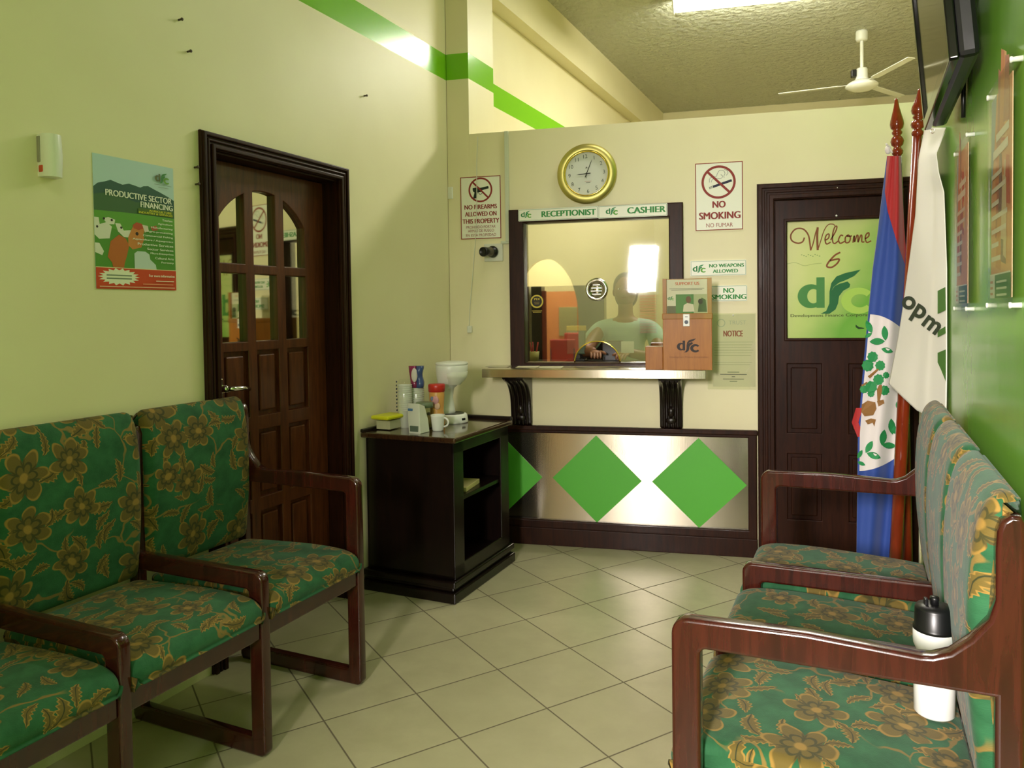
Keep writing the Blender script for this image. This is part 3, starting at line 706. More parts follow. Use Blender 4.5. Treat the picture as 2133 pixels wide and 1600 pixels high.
for x in (-.44, .41):
    pr = spline([(0, -.342, 0), (-.03, -.341, 0), (-.036, -.3, 0), (-.04, -.26, 0), (-.05, -.2, 0), (-.075, -.15, 0), (-.13, -.1, 0), (-.2, -.075, 0), (-.235, -.06, 0), (-.24, -.047, 0)], 4)
    pl = [(q[0], q[1]) for q in pr] + [(0, -.047)]
    o = plate('bracket', [pl], .122, BLACKWOOD, t, .008, shade=.5)
    o.data.transform(Matrix.Translation((x, 0, 0)) @ Matrix(((0, 1, 0, .061), (1, 0, 0, 0), (0, 0, 1, 0), (0, 0, 0, 1))))
    mb = MB()
    for k in range(4):
        xx = x - .036 + k * .024
        mb.tube([(xx, q[0] - .002, q[1]) for q in pr[4:-5]], .009, 8)
    mb.ell((x, -.045, -.25), .022, .018, .03, 12); mb.ell((x, -.04, -.3), .03, .012, .02, 12)
    mb.done('carving', BLACKWOOD, o)
for px, py, wd, lab in ((1038, 763, .13, 'leaflets lying at the left end of the steel shelf'), (1100, 764, .12, 'leaflets lying on the shelf at the foot of the dark window post'), (1148, 765, .13, 'leaflets lying on the shelf, nearest the arched opening')):
    p = at_z(px, py, 1.037)
    mb = MB()
    for k in range(3):
        mb.box(-wd / 2, wd / 2, -.05, .05, k * .0012, k * .0012 + .001, paint([(196, 192, 150), (150, 140, 110), (206, 200, 168)][k]), M=Matrix.Rotation(.08 * k - .06, 4, 'Z'))
    o = mb.done('leaflet_pile'); o.location = (p.x, min(p.y, D - .06), 1.0352); tag(o, 'small pile of ' + lab, 'leaflets')
# suggestion box with flyer holder
t = thing('suggestion_box', 'brown plywood suggestion box with flyer holder on the steel shelf', 'box', (-.055, D - .2, 1.035))
mb = MB(); mb.box(-.124, .122, -.1, .08, 0, .285, bev=.002); bx = mb.done('box_body', BOXWOOD, t)
mb = MB(); mb.box(-.127, .125, -.103, .083, .262, .292, bev=.003); mb.done('lid', BOXWOOD, t)
a = Art(-.1005); a.logo(.005, .125, .118, (38, 22, 10), (38, 22, 10), (38, 22, 10)); a.text('Development Finance Corporation', .005, .066, .19, .012, (122, 70, 28), .0); a.done('burnt_logo', bx)
mb = MB(); mb.box(-.022, .012, -.108, -.101, .225, .288, bev=.003); q = mb.done('lock_plate', mat('pale_lock_metal', (226, 226, 218), .3), t)
a = Art(-.1085); a.disc(-.005, .247, .01, (96, 104, 116)); a.rect(-.012, .002, .272, .276, (120, 120, 120)); a.done('keyhole', q)
mb = MB(); mb.box(-.124, -.104, -.1, -.086, .285, .472, bev=.001); mb.box(.1, .122, -.1, -.086, .285, .472, bev=.001); mb.box(-.124, .122, -.084, -.08, .285, .47); hd = mb.done('flyer_holder', BOXWOOD, t)
plate('flyer', [rect(-.104, .1, .29, .466)], .001, paint((222, 218, 194)), t, y=-.086)
a = Art(-.0875); a.text('SUPPORT US', .0, .445, .12, .015, (206, 120, 90), .03); a.rect(-.09, .085, .418, .421, (150, 150, 130)); a.rect(-.08, .075, .411, .414, (150, 150, 130))
a.rect(-.058, .032, .292, .39, (84, 136, 72)); a.rect(.032, .098, .292, .39, (176, 182, 140)); a.rect(-.102, -.058, .292, .33, (104, 104, 78)); a.logo(-.082, .37, .034)
a.poly([(-.022, .3), (-.018, .334), (.0, .345), (.03, .338), (.036, .3)], (222, 214, 190)); a.disc(.006, .362, .013, (112, 76, 50), .018)
a.poly([(.052, .298), (.058, .34), (.072, .372), (.092, .36), (.098, .298)], (70, 92, 50)); a.disc(.066, .352, .012, (56, 46, 34), .014)
a.done('flyer_print', t)
plate('clear_front', [rect(-.124, .122, .262, .472)], .002, CLEAR, t, y=-.1035)
mb = MB(); mb.box(-.05, .04, -.075, .05, 0, .118, bev=.002); o = mb.done('wooden_block', BOXWOOD); o.location = (-.222, D - .185, 1.035); tag(o, 'low brown plywood block against the left side of the suggestion box', 'block')

# ---- welcome poster behind the door glass
t = thing('door_poster', 'green welcome poster behind the glass of the partition door', 'poster', (.46, D + .045, 1.183))
pm = mat('poster_green_gradient', (160, 190, 90), .5); q = NT(pm); x, y, z = q.sep(q.obj())
g = q.m('ADD', q.m('MULTIPLY', x, 1.15), q.m('MULTIPLY', q.m('SUBTRACT', .4, z), .75)); g = q.m('ADD', g, q.m('MULTIPLY', q.noise(q.obj(), 5, 2), .25))
q.l(q.ramp(g, [(.1, (226, 226, 164)), (.42, (198, 214, 128)), (.75, (112, 178, 54)), (1., (128, 192, 70))]), q.b.inputs['Base Color'])
plate('sheet', [rect(0, .487, 0, .627)], .002, pm, t)
a = Art(-.002); KX, KZ = .000415, .000451
def wp(pts): return [((x - 105) * KX, .627 - (y - 138) * KZ) for x, y in pts]
INK = (136, 74, 38)
for pts, wd in (([(335, 330), (310, 380), (250, 395), (180, 360), (170, 290), (230, 225), (320, 230), (380, 300), (400, 400), (410, 485)], .008),
                ([(410, 485), (440, 400), (470, 280), (495, 215)], .006), ([(495, 215), (488, 330), (495, 485)], .011), ([(495, 485), (530, 380), (570, 260), (620, 190), (680, 185), (700, 205)], .005),
                ([(585, 372), (625, 345), (630, 300), (600, 310), (583, 360), (600, 415), (650, 395)], .007), ([(650, 370), (710, 270), (725, 215), (700, 220), (675, 300), (675, 390), (700, 412), (740, 385)], .007),
                ([(800, 325), (770, 320), (745, 370), (765, 412), (820, 390)], .007), ([(850, 320), (825, 350), (830, 405), (870, 400), (885, 350), (860, 318), (850, 335), (905, 330)], .007),
                ([(915, 410), (930, 330), (935, 400), (960, 330), (975, 335), (975, 405), (1005, 330), (1020, 335), (1020, 400), (1050, 405)], .007), ([(1060, 370), (1100, 340), (1100, 300), (1070, 320), (1060, 370), (1080, 412), (1130, 395)], .007),
                ([(765, 518), (700, 552), (625, 630), (605, 680), (660, 692), (725, 650), (752, 602), (715, 598), (640, 615)], .009)):
    a.stroke([(p[0], p[1]) for p in spline([(x, z, 0) for x, z in wp(pts)], 7)], wd, INK)
a.stroke([(p[0], p[1]) for p in spline([(x, z, 0) for x, z in wp([(110, 640), (220, 625), (330, 665), (420, 650), (540, 640)])], 6)], .002, (150, 168, 100))
for k in range(9): a.disc((300 + k * 27 - 105) * KX, .627 - (535 + (k % 3) * 10 - 138) * KZ, .004, (130, 160, 96), .0022, 10)
a.logo((712 - 105) * KX, .627 - (1000 - 138) * KZ, .385, (70, 138, 70), (36, 110, 66), (180, 216, 100))
a.text('Development Finance Corporation', (680 - 105) * KX, .627 - (1262 - 138) * KZ, .43, .02, (74, 84, 36), .01)
a.poly(wp([(945, 1370), (985, 1400), (1050, 1410), (1080, 1380), (1040, 1420), (980, 1425), (945, 1400)]), (30, 70, 26))
a.done('print', t)
for z in (1.97, 1.829):
    mb = MB(); mb.lathe([(0, 0), (.006, 0), (.005, .005), (0, .007)], 12, M=RX); o = mb.done('screw_cap', WHITE); o.location = (.709, D - .0175 if z > 1.9 else D + .0085, z); o.parent = d2
    o.location = (.709, -.0175 if z > 1.9 else .0085, z)

# ------------------------------------------------------------------ left wall
t = thing('poster', 'poster of cattle in a green field pinned to the left wall', 'poster', LWp(1.652, 0, 1.441), ROT_L)
PW, PH = .312, .4325
plate('sheet', [rect(0, PW, 0, PH)], .0012, paint((196, 216, 214)), t, y=-.0005)
a = Art(-.0018)
def P_(pts): return [(x * PW, (1 - y) * PH) for x, y in pts]
a.poly(P_([(0, 0), (1, 0), (1, .3), (0, .3)]), (186, 212, 214))
a.poly(P_([(0, .245), (.05, .215), (.12, .2), (.2, .178), (.27, .19), (.34, .2), (.42, .184), (.48, .19), (.56, .2), (.6, .185), (.66, .178), (.75, .2), (.82, .215), (.92, .24), (1, .265), (1, .44), (0, .44)]), (58, 92, 80))
a.poly(P_([(0, .3), (.2, .27), (.5, .32), (.8, .3), (1, .33), (1, .43), (0, .43)]), (70, 104, 66))
a.poly(P_([(0, .418), (.4, .41), (1, .412), (1, .838), (0, .838)]), (98, 158, 58))
a.poly(P_([(0, .5), (.3, .56), (.7, .5), (1, .56), (1, .838), (0, .838)]), (84, 142, 50))
for pl in ([(.0, .47), (.05, .47), (.06, .52), (.14, .5), (.2, .53), (.17, .62), (.05, .63), (0, .6)], [(.1, .475), (.16, .46), (.24, .475), (.23, .51), (.15, .515)], [(.0, .66), (.05, .66), (.1, .72), (.08, .75), (0, .73)],
           [(.24, .5), (.3, .5), (.34, .55), (.44, .54), (.42, .6), (.34, .6), (.27, .56)]): a.poly(P_(pl), (222, 222, 206))
for x, y in ((.11, .475), (.2, .48), (.03, .54), (.31, .53)): a.disc(x * PW, (1 - y) * PH, .004, (60, 50, 46))
a.poly(P_([(.14, .76), (.18, .64), (.28, .585), (.36, .61), (.4, .66), (.37, .74), (.34, .8), (.33, .835), (.2, .835), (.19, .8)]), (186, 104, 44))
a.poly(P_([(.39, .6), (.43, .54), (.47, .49), (.54, .485), (.6, .52), (.58, .57), (.59, .6), (.55, .67), (.44, .69), (.39, .66)]), (202, 130, 62))
a.poly(P_([(.45, .5), (.5, .475), (.57, .485), (.58, .52), (.52, .535), (.46, .525)]), (186, 84, 48)); a.poly(P_([(.57, .49), (.64, .495), (.65, .53), (.6, .55)]), (216, 206, 190))
a.poly(P_([(.67, .5), (.75, .485), (.77, .52), (.7, .53)]), (180, 96, 60)); a.disc(.5 * PW, (1 - .565) * PH, .006, (56, 44, 30))
a.poly(P_([(.46, .72), (.5, .7), (.6, .7), (.65, .72), (.66, .76), (.73, .8), (.74, .838), (.46, .838)]), (196, 212, 206))
a.rect(0, PW, 0, .162 * PH, (204, 74, 36)); a.rect(0, PW, .159 * PH, .164 * PH, (232, 216, 170))
st = []
for k in range(36):
    r_ = 1 if k % 2 == 0 else .76; g = 2 * PI * k / 36; st.append(((.27 + .25 * r_ * math.cos(g)) * PW, (.093 + .066 * r_ * math.sin(g)) * PH))
a.poly(st, (230, 232, 206))
for k, z in enumerate((.104, .08)): a.rect(.12 * PW, .42 * PW, (z - .005) * PH, (z + .005) * PH, (120, 136, 110))
a.text('PRODUCTIVE SECTOR', .55 * PW, (1 - .275) * PH, .83 * PW, .047 * PH, (240, 240, 226), .02)
a.text('FINANCING', .765 * PW, (1 - .33) * PH, .42 * PW, .045 * PH, (240, 240, 226), .02)
a.rect(.52 * PW, .98 * PW, (1 - .403) * PH, (1 - .362) * PH, (84, 112, 40)); a.text('AGRICULTURE', .81 * PW, (1 - .372) * PH, .3 * PW, .016 * PH, (222, 216, 60), .02); a.text('INDUSTRY & SERVICES', .75 * PW, (1 - .393) * PH, .44 * PW, .016 * PH, (222, 216, 60), .02)
for k, (s, x0) in enumerate((('Tourism', .83), ('Agriculture', .77), ('Manufacturing', .68), ('Agro-processing', .62), ('Commercial Fishing', .57), ('Aquaculture / Aquaponics', .44), ('Productive Services', .5), ('Sector Services', .62), ('Micro-Enterprises', .66), ('Cultural Arts', .72), ('Forestry', .8))):
    a.text(s, (x0 + .965) / 2 * PW, (1 - .435 - k * .0345) * PH, (.965 - x0) * PW, .018 * PH, (234, 236, 222), .02)
a.logo(.84 * PW, (1 - .1) * PH, .2 * PW, (96, 104, 60), (66, 134, 66), (112, 160, 60)); a.rect(.73 * PW, .96 * PW, (1 - .156) * PH, (1 - .153) * PH, (120, 140, 120)); a.rect(.78 * PW, .92 * PW, (1 - .176) * PH, (1 - .173) * PH, (120, 140, 120))
a.text('For more information', .8 * PW, .112 * PH, .34 * PW, .02 * PH, (240, 228, 206), .02)
a.rect(.72 * PW, .96 * PW, .066 * PH, .074 * PH, (236, 214, 190)); a.rect(.55 * PW, .95 * PW, .04 * PH, .047 * PH, (224, 150, 110)); a.rect(.03 * PW, .97 * PW, .014 * PH, .021 * PH, (226, 180, 150))
a.done('print', t)
t = thing('air_freshener', 'white rounded wall dispenser with a red tab left of the cattle poster', 'dispenser', LWp(1.503, 0, 1.832), ROT_L)
mb = MB()
pl = [(-.028, 0)] + [(-.028, -.018)] + arcpts(0, -.02, .028, 180, 360, 12) + [(.028, 0)]
lo = [mb.bm.verts.new((x, y, -.062)) for x, y in pl]; mi_ = [mb.bm.verts.new((x, y * 1.15, .0)) for x, y in pl]; hi = [mb.bm.verts.new((x, y, .064)) for x, y in pl]
n_ = len(pl)
for A_, B_ in ((lo, mi_), (mi_, hi)):
    for i in range(n_): mb.bm.faces.new((A_[i], A_[(i + 1) % n_], B_[(i + 1) % n_], B_[i])).smooth = True
mb.bm.faces.new(lo); mb.bm.faces.new(hi)
mb.done('cover', WHITE, t, .7)
mb = MB(); mb.box(-.03, -.012, -.024, -.004, -.05, -.028, bev=.004); q = mb.done('tab', mat('red_tab', (206, 78, 44), .4), t); q['label'] = 'orange-red tab'
mb = MB(); mb.box(-.031, -.02, -.014, 0, -.02, .058, bev=.003); mb.done('side_grip', mat('grey_grip', (150, 148, 130), .5), t)
t = thing('door_sensor', 'small white box sensor on the left wall near the partition corner', 'sensor', LWp(3.99, 0, 2.054), ROT_L)
mb = MB(); mb.box(-.045, .045, -.032, 0, -.036, .036, bev=.004); mb.done('housing', WHITE, t)
mb = MB(); mb.box(-.032, .036, -.036, -.03, -.022, .014, bev=.002); mb.done('grille', OFFWHITE, t)
for s, z, lab in ((2.007, 2.411, 'small nail, highest on the left wall above the door corner'), (2.043, 2.309, 'small nail, second highest on the left wall above the door corner'), (3.125, 2.42, 'small nail on the left wall between the door and the corner'), (2.062, 1.894, 'small nail at the left edge of the door frame, upper of two'), (2.065, 1.833, 'small nail at the left edge of the door frame, lower of two')):
    mb = MB(); mb.lathe([(0, 0), (.0035, 0), (.0035, .016), (.006, .017), (.005, .02), (0, .02)], 10, M=RX); o = mb.done('nail', mat('nail_brown', (70, 56, 36), .5)); o.location = LWp(s, 0, z); o.rotation_euler = (0, 0, ROT_L); tag(o, lab, 'nail')

# ------------------------------------------------------------------ coffee cabinet (axes: x along the wall, -y out of it)
CS = 3.03
t = thing('coffee_cabinet', 'near-black wooden cabinet with open shelves in the corner', 'cabinet', LWp(CS, 0, 0), ROT_L)
mb = MB(); mb.box(-.005, .665, -.525, -.005, 0, .05, bev=.006); mb.box(.012, .648, -.508, -.005, .05, .07, bev=.006); mb.box(-.002, .662, -.522, -.005, .07, .1, bev=.006); mb.done('plinth', BLACKWOOD, t)
mb = MB()
mb.box(.03, .055, -.5, -.02, .1, .745, bev=.002); mb.box(.605, .63, -.5, -.02, .1, .745, bev=.002); mb.box(.03, .63, -.03, -.02, .1, .745); mb.box(.03, .63, -.5, -.02, .1, .118, bev=.002)
cb_ = mb.done('carcass', BLACKWOOD, t)
mb = MB(); mb.box(.03, .125, -.508, -.495, .1, .745, bev=.003); mb.box(.535, .63, -.508, -.495, .1, .745, bev=.003); mb.box(.03, .63, -.508, -.495, .69, .745, bev=.003); mb.box(.03, .63, -.508, -.495, .1, .165, bev=.003); mb.done('face_frame', BLACKWOOD, t)
mb = MB(); mb.box(.05, .61, -.495, -.025, .452, .472, bev=.003); mb.done('shelf', BLACKWOOD, t)
mb = MB(); mb.box(-.005, .635, -.535, -.01, .745, .772, bev=.008); mb.done('top', wood('cabinet_top_wood', (46, 28, 16), (74, 48, 28), .18, .8), t)
mb = MB(); mb.box(.612, .635, -.535, -.01, .768, .79, bev=.006); mb.box(-.005, .635, -.03, -.01, .77, .788, bev=.005); mb.done('raised_lip', BLACKWOOD, t)
o = MB().box(-.1, .1, -.09, .09, 0, .022, bev=.002).done('note_pad', paint((218, 206, 140))); o.location = LWp(CS + .3, .37, .472); o.rotation_euler = (0, 0, ROT_L + .15); tag(o, 'cream note pad lying on the cabinet shelf', 'pad')
t = thing('black_flask', 'black flask standing on the shelf inside the cabinet', 'flask', LWp(CS + .13, .36, .4722), ROT_L)
mb = MB(); mb.lathe([(0, 0), (.045, 0), (.048, .01), (.046, .1), (.03, .14), (.026, .16)], 24); mb.done('flask_body', BLACK, t)
mb = MB(); mb.lathe([(0, .16), (.03, .158), (.03, .185), (.02, .192), (0, .192)], 24); mb.done('stopper', mat('stopper_grey', (80, 76, 60), .4), t)

ZT = .7722
def on_top(px, py): p = at_z(px, py, ZT); return p
# coffee maker
p = LWp(3.475, .27, ZT)
t = thing('coffee_maker', 'white coffee maker with no jug on the cabinet top', 'coffee maker', p, ROT_L - .25)
mb = MB(); mb.lathe([(0, 0), (.082, 0), (.085, .006), (.08, .04), (.075, .046), (.06, .047)], 40); bs = mb.done('base', WHITE, t)
mb = MB(); mb.lathe([(0, .044), (.064, .045), (.066, .049), (.062, .05), (.06, .0465), (0, .0465)], 36); q = mb.done('hot_plate', mat('hot_plate_dark', (40, 44, 38), .3), bs); q['label'] = 'dark warming plate'
mb = MB(); mb.box(-.012, .012, -.086, -.078, .016, .028, bev=.003); mb.done('switch', BLACK, bs)
mb = MB()
prof = [(-.0, .03, .055, .03), (.03, .032, .05, .026), (.09, .034, .04, .022), (.14, .034, .046, .03), (.165, .02, .062, .05), (.2, .0, .08, .075), (.24, -.004, .086, .08), (.262, -.004, .088, .082), (.268, -.004, .084, .078)]
rg = []
for z, cy_, rx, ry in prof: rg.append([mb.bm.verts.new((rx * math.cos(g) * 1.0, cy_ + ry * math.sin(g), z + .035)) for g in [2 * PI * k / 32 for k in range(32)]])
for A_, B_ in zip(rg, rg[1:]):
    for k in range(32): mb.bm.faces.new((A_[k], A_[(k + 1) % 32], B_[(k + 1) % 32], B_[k])).smooth = True
mb.bm.faces.new(rg[0]); mb.bm.faces.new(rg[-1]); mb.done('tower', WHITE, t)
mb = MB(); mb.lathe([(0, 0), (.086, 0), (.089, .006), (.085, .014), (.03, .02), (0, .02)], 36, M=Matrix.Translation((0, -.004, .302)) @ Matrix.Diagonal((1, .93, 1, 1))); mb.done('lid', WHITE, t)
mb = MB(); mb.lathe([(.04, -.002), (.074, .035), (.08, .065), (.076, .068), (.036, .005)], 36, M=Matrix.Translation((0, -.012, .2)) @ Matrix.Diagonal((1, .96, 1, 1))); mb.done('filter_basket', OFFWHITE, t)
# creamer jar
p = LWp(3.335, .262, ZT)
t = thing('creamer_jar', 'orange coffee creamer jar with a red lid on the cabinet', 'jar', p)
mb = MB(); mb.lathe([(0, 0), (.036, 0), (.039, .005), (.038, .05), (.034, .08), (.036, .11), (.039, .15), (.039, .172), (.034, .18)], 32); jb = mb.done('jar_body', mat('creamer_orange', (216, 160, 84), .4), t)
mb = MB(); mb.lathe([(.037, .174), (.042, .176), (.043, .208), (.04, .214), (0, .214)], 32); mb.done('lid', mat('red_lid', (196, 46, 34), .35), t)
mb = MB(); mb.ell((.004, -.037, .135), .02, .006, .022, 14, paint((206, 150, 150))); mb.ell((-.012, -.038, .142), .01, .006, .012, 12, paint((120, 130, 150))); mb.ell((.014, -.036, .105), .016, .006, .018, 12, paint((222, 184, 150))); mb.done('label', None, jb)
# cups in sleeves
def cup_stack(px, off, n, label, sleeve=True, hz=.0):
    dd = ray(px, 800); s_ = None
    k = (DL + off - CAM.dot(N_)) / dd.dot(N_); q = CAM + dd * k
    t = thing('cup_stack', label, 'cups', (q.x, q.y, ZT), 0, 'stacks of white cups')
    for i in range(n):
        z = i * .0105
        mb = MB(); mb.lathe([(.025, z + .0), (.026, z + .001), (.036, z + .086), (.038, z + .088), (.036, z + .089), (.035, z + .086), (.0245, z + .002)], 24, M=Matrix.Translation((0, 0, .178 + (n - 1) * .0105)) @ Matrix.Rotation(PI, 4, 'X') @ Matrix.Translation((0, 0, .178 - .089 * 1.0)) if False else Matrix()); mb.done('cup', WHITE, t)
    h_ = .089 + (n - 1) * .0105
    mb = MB(); mb.lathe([(.03, .0), (.037, .03), (.0405, .1), (.0405, h_ + .01), (.026, h_ + .03)], 24); mb.done('plastic_sleeve', CLEAR, t)
    return t, h_
t, h_ = cup_stack(843, .13, 13, 'tall stack of white cups in a clear printed sleeve nearest the yellow tray')
mb = MB()
for k in range(11):
    g = PI * 1.08 + .1 * math.sin(k * 2.3); z = .05 + k * .018
    mb.ell((.0415 * math.cos(g), .0415 * math.sin(g), z), .003, .004 + .002 * (k % 3), .005, 8)
mb.done('dark_print', mat('print_dark_blue', (52, 60, 84), .5), t)
cup_stack(868, .15, 11, 'shorter stack of white cups behind the orange creamer jar')
# folded coffee packet leaning on top
p = LWp(3.31, .17, ZT)
dd = ray(866, 790); k = (DL + .16) / dd.dot(N_); q = CAM + dd * k; q.z = ZT + .1945
t = thing('snack_packet', 'open magenta and blue packet on top of the shorter cup stack', 'packet', q, .2)
mb = MB()
for (u0, u1, m_, y0) in ((-.036, .004, mat('packet_magenta', (142, 40, 84), .25), 0), (.0, .038, mat('packet_blue', (64, 84, 132), .25), -.006)):
    gr = [[mb.bm.verts.new((u0 + (u1 - u0) * i / 4 + (.012 * (1 - j / 8) if u0 < -.01 else .004 * math.sin(j)), y0 - .012 * math.sin(PI * i / 4) - .004 * math.sin(j * 1.3), .112 * j / 8)) for i in range(5)] for j in range(9)]
    bk = [[mb.bm.verts.new((v.co.x, v.co.y * -.3 + .014, v.co.z)) for v in r] for r in gr]
    for G in (gr, bk):
        for j in range(8):
            for i in range(4): f = mb.bm.faces.new((G[j][i], G[j][i + 1], G[j + 1][i + 1], G[j + 1][i])); f.smooth = True; f.material_index = mb.mi(m_)
    for j in range(8):
        for i in (0, 4): f = mb.bm.faces.new((gr[j][i], gr[j + 1][i], bk[j + 1][i], bk[j][i])); f.material_index = mb.mi(m_)
    for j in (0, 8):
        for i in range(4): f = mb.bm.faces.new((gr[j][i], gr[j][i + 1], bk[j][i + 1], bk[j][i])); f.material_index = mb.mi(m_)
mb.done('packet_body', None, t)
mb = MB(); mb.ell((-.004, -.016, .066), .016, .006, .036, 14); mb.done('white_patch', paint((214, 206, 196)), t)
# white sugar dispenser box
q = on_top(868, 903)
t = thing('sugar_dispenser', 'white slanted sugar dispenser with a blue label at the cabinet front', 'dispenser', (q.x - .01, q.y + .035, ZT), -.28)
side = [(-.035, 0), (.04, 0), (.042, .06), (.03, .125), (-.012, .14), (-.02, .1), (-.03, .05)]
o = plate('case', [side], .07, OFFWHITE, t, .004, shade=.5); o.data.transform(Matrix(((0, 1, -.16, .045), (1, 0, 0, 0), (0, 0, 1, 0), (0, 0, 0, 1))))
mb = MB(); mb.box(-.017, .031, -.0375, -.03, .008, .036, bev=.002); mb.done('slot', mat('slot_grey_green', (96, 110, 92), .4), t)
mb = MB(); mb.box(-.038, -.012, -.0235, -.014, .105, .116, bev=.001); qq = mb.done('label', mat('label_blue', (74, 120, 160), .4), t); qq['label'] = 'small blue label'
# small white mug
q = LWp(3.2, .345, ZT)
t = thing('small_mug', 'small white mug between the sugar dispenser and the orange jar', 'mug', q)
mb = MB(); mb.lathe([(0, 0), (.025, 0), (.028, .006), (.034, .07), (.036, .078), (.033, .078), (.026, .01), (0, .008)], 28); mb.done('mug_body', WHITE, t)
mb = MB(); mb.tube([(.03 + .024 * math.sin(g), 0, .042 + .022 * math.cos(g)) for g in [PI * k / 8 for k in range(9)]], .005, 8); mb.done('handle', WHITE, t)
q = LWp(3.25, .24, ZT)
t = thing('glass_jar', 'glass jar with a grey-green lid behind the sugar dispenser', 'jar', q)
mb = MB(); mb.lathe([(0, 0), (.042, 0), (.046, .008), (.046, .09), (.038, .105)], 28); mb.done('glass', pane_mat('jar_glass', .06, (240, 242, 226)), t)
mb = MB(); mb.lathe([(0, .006), (.04, .006), (.042, .06), (0, .062)], 24); mb.done('contents', mat('jar_contents', (150, 132, 78), .7), t)
mb = MB(); mb.lathe([(.0, .13), (.04, .13), (.044, .126), (.044, .104), (.0, .104)], 28); mb.done('lid', mat('lid_grey_green', (112, 128, 96), .4), t)
q = LWp(3.17, .075, ZT)
t = thing('napkin_holder', 'clear box of napkins under the yellow tray', 'napkin box', q, ROT_L)
mb = MB(); mb.box(-.06, .06, -.055, .045, 0, .052, bev=.004); mb.done('clear_box', CLEAR, t)
mb = MB(); mb.box(-.05, .05, -.045, .035, .004, .046, bev=.002); mb.done('napkins', paint((206, 202, 164)), t)
mb = MB(); mb.box(-.075, .075, -.06, .05, 0, .02, bev=.009); o = mb.done('yellow_tray', mat('bright_yellow_plastic', (222, 222, 34), .4)); o.location = LWp(3.17, .075, ZT + .0525); o.rotation_euler = (0, 0, ROT_L - .1); tag(o, 'bright yellow plastic tray at the wall end of the cabinet top', 'tray')

# ------------------------------------------------------------------ bottle on the bench
t = thing('water_bottle', 'white sports bottle with a black cap on the right bench seat', 'bottle', (.474, 1.729, .496))
mb = MB(); mb.lathe([(0, 0), (.034, 0), (.0385, .005), (.0395, .1), (.0385, .115), (.034, .126), (.034, .134), (.0395, .146), (.0405, .156), (.0405, .174), (.037, .178)], 40); mb.done('bottle_body', mat('bottle_white', (240, 242, 236), .3), t)
mb = MB(); mb.lathe([(.037, .176), (.0405, .178), (.0405, .184), (.038, .186), (.037, .222), (.034, .228), (.012, .231), (0, .231)], 40); cp = mb.done('cap', BLACK, t)
mb = MB(); mb.lathe([(.0, .229), (.008, .229), (.008, .238), (.0095, .241), (.0085, .247), (0, .248)], 20); mb.box(-.02, -.013, -.006, .006, .226, .244, bev=.002); mb.done('spout', BLACK, cp)

# ------------------------------------------------------------------ flags
def grid_cloth(name, fn, nu, nv, m, parent, th=.0):
    mb = MB(); g = [[mb.bm.verts.new(fn(i / nu, j / nv)) for i in range(nu + 1)] for j in range(nv + 1)]
    for j in range(nv):
        for i in range(nu): mb.bm.faces.new((g[j][i], g[j][i + 1], g[j + 1][i + 1], g[j + 1][i])).smooth = True
    o = mb.done(name, m, parent)
    if th: md = o.modifiers.new('thickness', 'SOLIDIFY'); md.thickness = th; md.offset = 0
    return o
def interp(tab, v):
    for (a, x), (b, y) in zip(tab, tab[1:]):
        if v <= b: return x + (y - x) * (v - a) / (b - a)
    return tab[-1][1]
def pole(t, p0, p1, r0, r1, fin):
    """p0 base, p1 tip (local); turned finial of length fin at the tip"""
    d = (p1 - p0); L_ = d.length; M = Matrix.Translation(p0) @ d.to_track_quat('Z', 'Y').to_matrix().to_4x4()
    mb = MB(); mb.lathe([(0, 0), (r0, 0), (r0 * .97, L_ * .4), (r1, L_ - fin), (0, L_ - fin)], 24, M=M); q = mb.done('pole', POLEWOOD, t)
    k = fin / .33; z0 = L_ - fin
    pr = [(r1, 0), (.028, .012), (.03, .026), (.024, .042), (.018, .05), (.03, .062), (.036, .082), (.031, .102), (.018, .116), (.026, .126), (.028, .136), (.02, .146), (.032, .158), (.037, .18), (.035, .2), (.026, .235), (.016, .275), (.009, .318), (.007, .33), (0, .331)]
    mb = MB(); mb.lathe([(a * .8, z0 + b * k) for a, b in pr], 24, M=M); mb.done('finial', POLEWOOD, q)
    mb = MB(); mb.lathe([(0, 0), (.075, 0), (.075, .018), (.06, .03), (.05, .045), (.04, .1), (.034, .102)], 32, M=Matrix.Translation((p0.x, p0.y, 0))); mb.done('foot', DARKWOOD, t)
BLUE, WHT = mat('flag_blue', (38, 70, 150), .7, sheen=.3), mat('flag_white', (226, 218, 214), .7, sheen=.3)
FRED, FGRN, FBRN = mat('flag_red', (170, 28, 30), .7, sheen=.3), mat('flag_green', (34, 138, 74), .7), mat('flag_brown', (140, 98, 44), .7)
YF = 3.72
t = thing('flag_on_pole', 'blue and red flag with white emblem disc hanging from a turned pole by the door', 'flag', (0, 0, 0), 0, 'flags on turned wooden poles')
pt_, pb_ = at_y(1867, 205, YF + .07), at_y(1888, 1150, YF + .07); pb_ = pt_ + (pb_ - pt_) * (pt_.z / (pt_.z - pb_.z))
t.location = (pb_.x, pb_.y, 0); OFF = Vector(t.location)
pole(t, pb_ - OFF, pt_ - OFF, .026, .018, .26)
LE = [(325, 1848), (420, 1836), (480, 1829), (560, 1818), (690, 1805), (800, 1795), (905, 1787), (1000, 1786), (1170, 1784)]
RE = [(325, 1876), (480, 1884), (560, 1890), (660, 1888), (800, 1886), (905, 1880), (1000, 1874), (1170, 1864)]
def fold(px, py):
    a_, b_ = interp(LE, py), interp(RE, py); u = (px - a_) / (b_ - a_)
    return YF + .02 * math.sin(u * 5.2 + py * .0035) + .012 * math.sin(u * 11 + py * .006)
def F(px, py, lift=0.): return at_y(px, py, fold(px, py) - lift) - OFF
def fb(u, v): py = 325 + v * 845; return F(interp(LE, py) + u * (interp(RE, py) - interp(LE, py)), py)
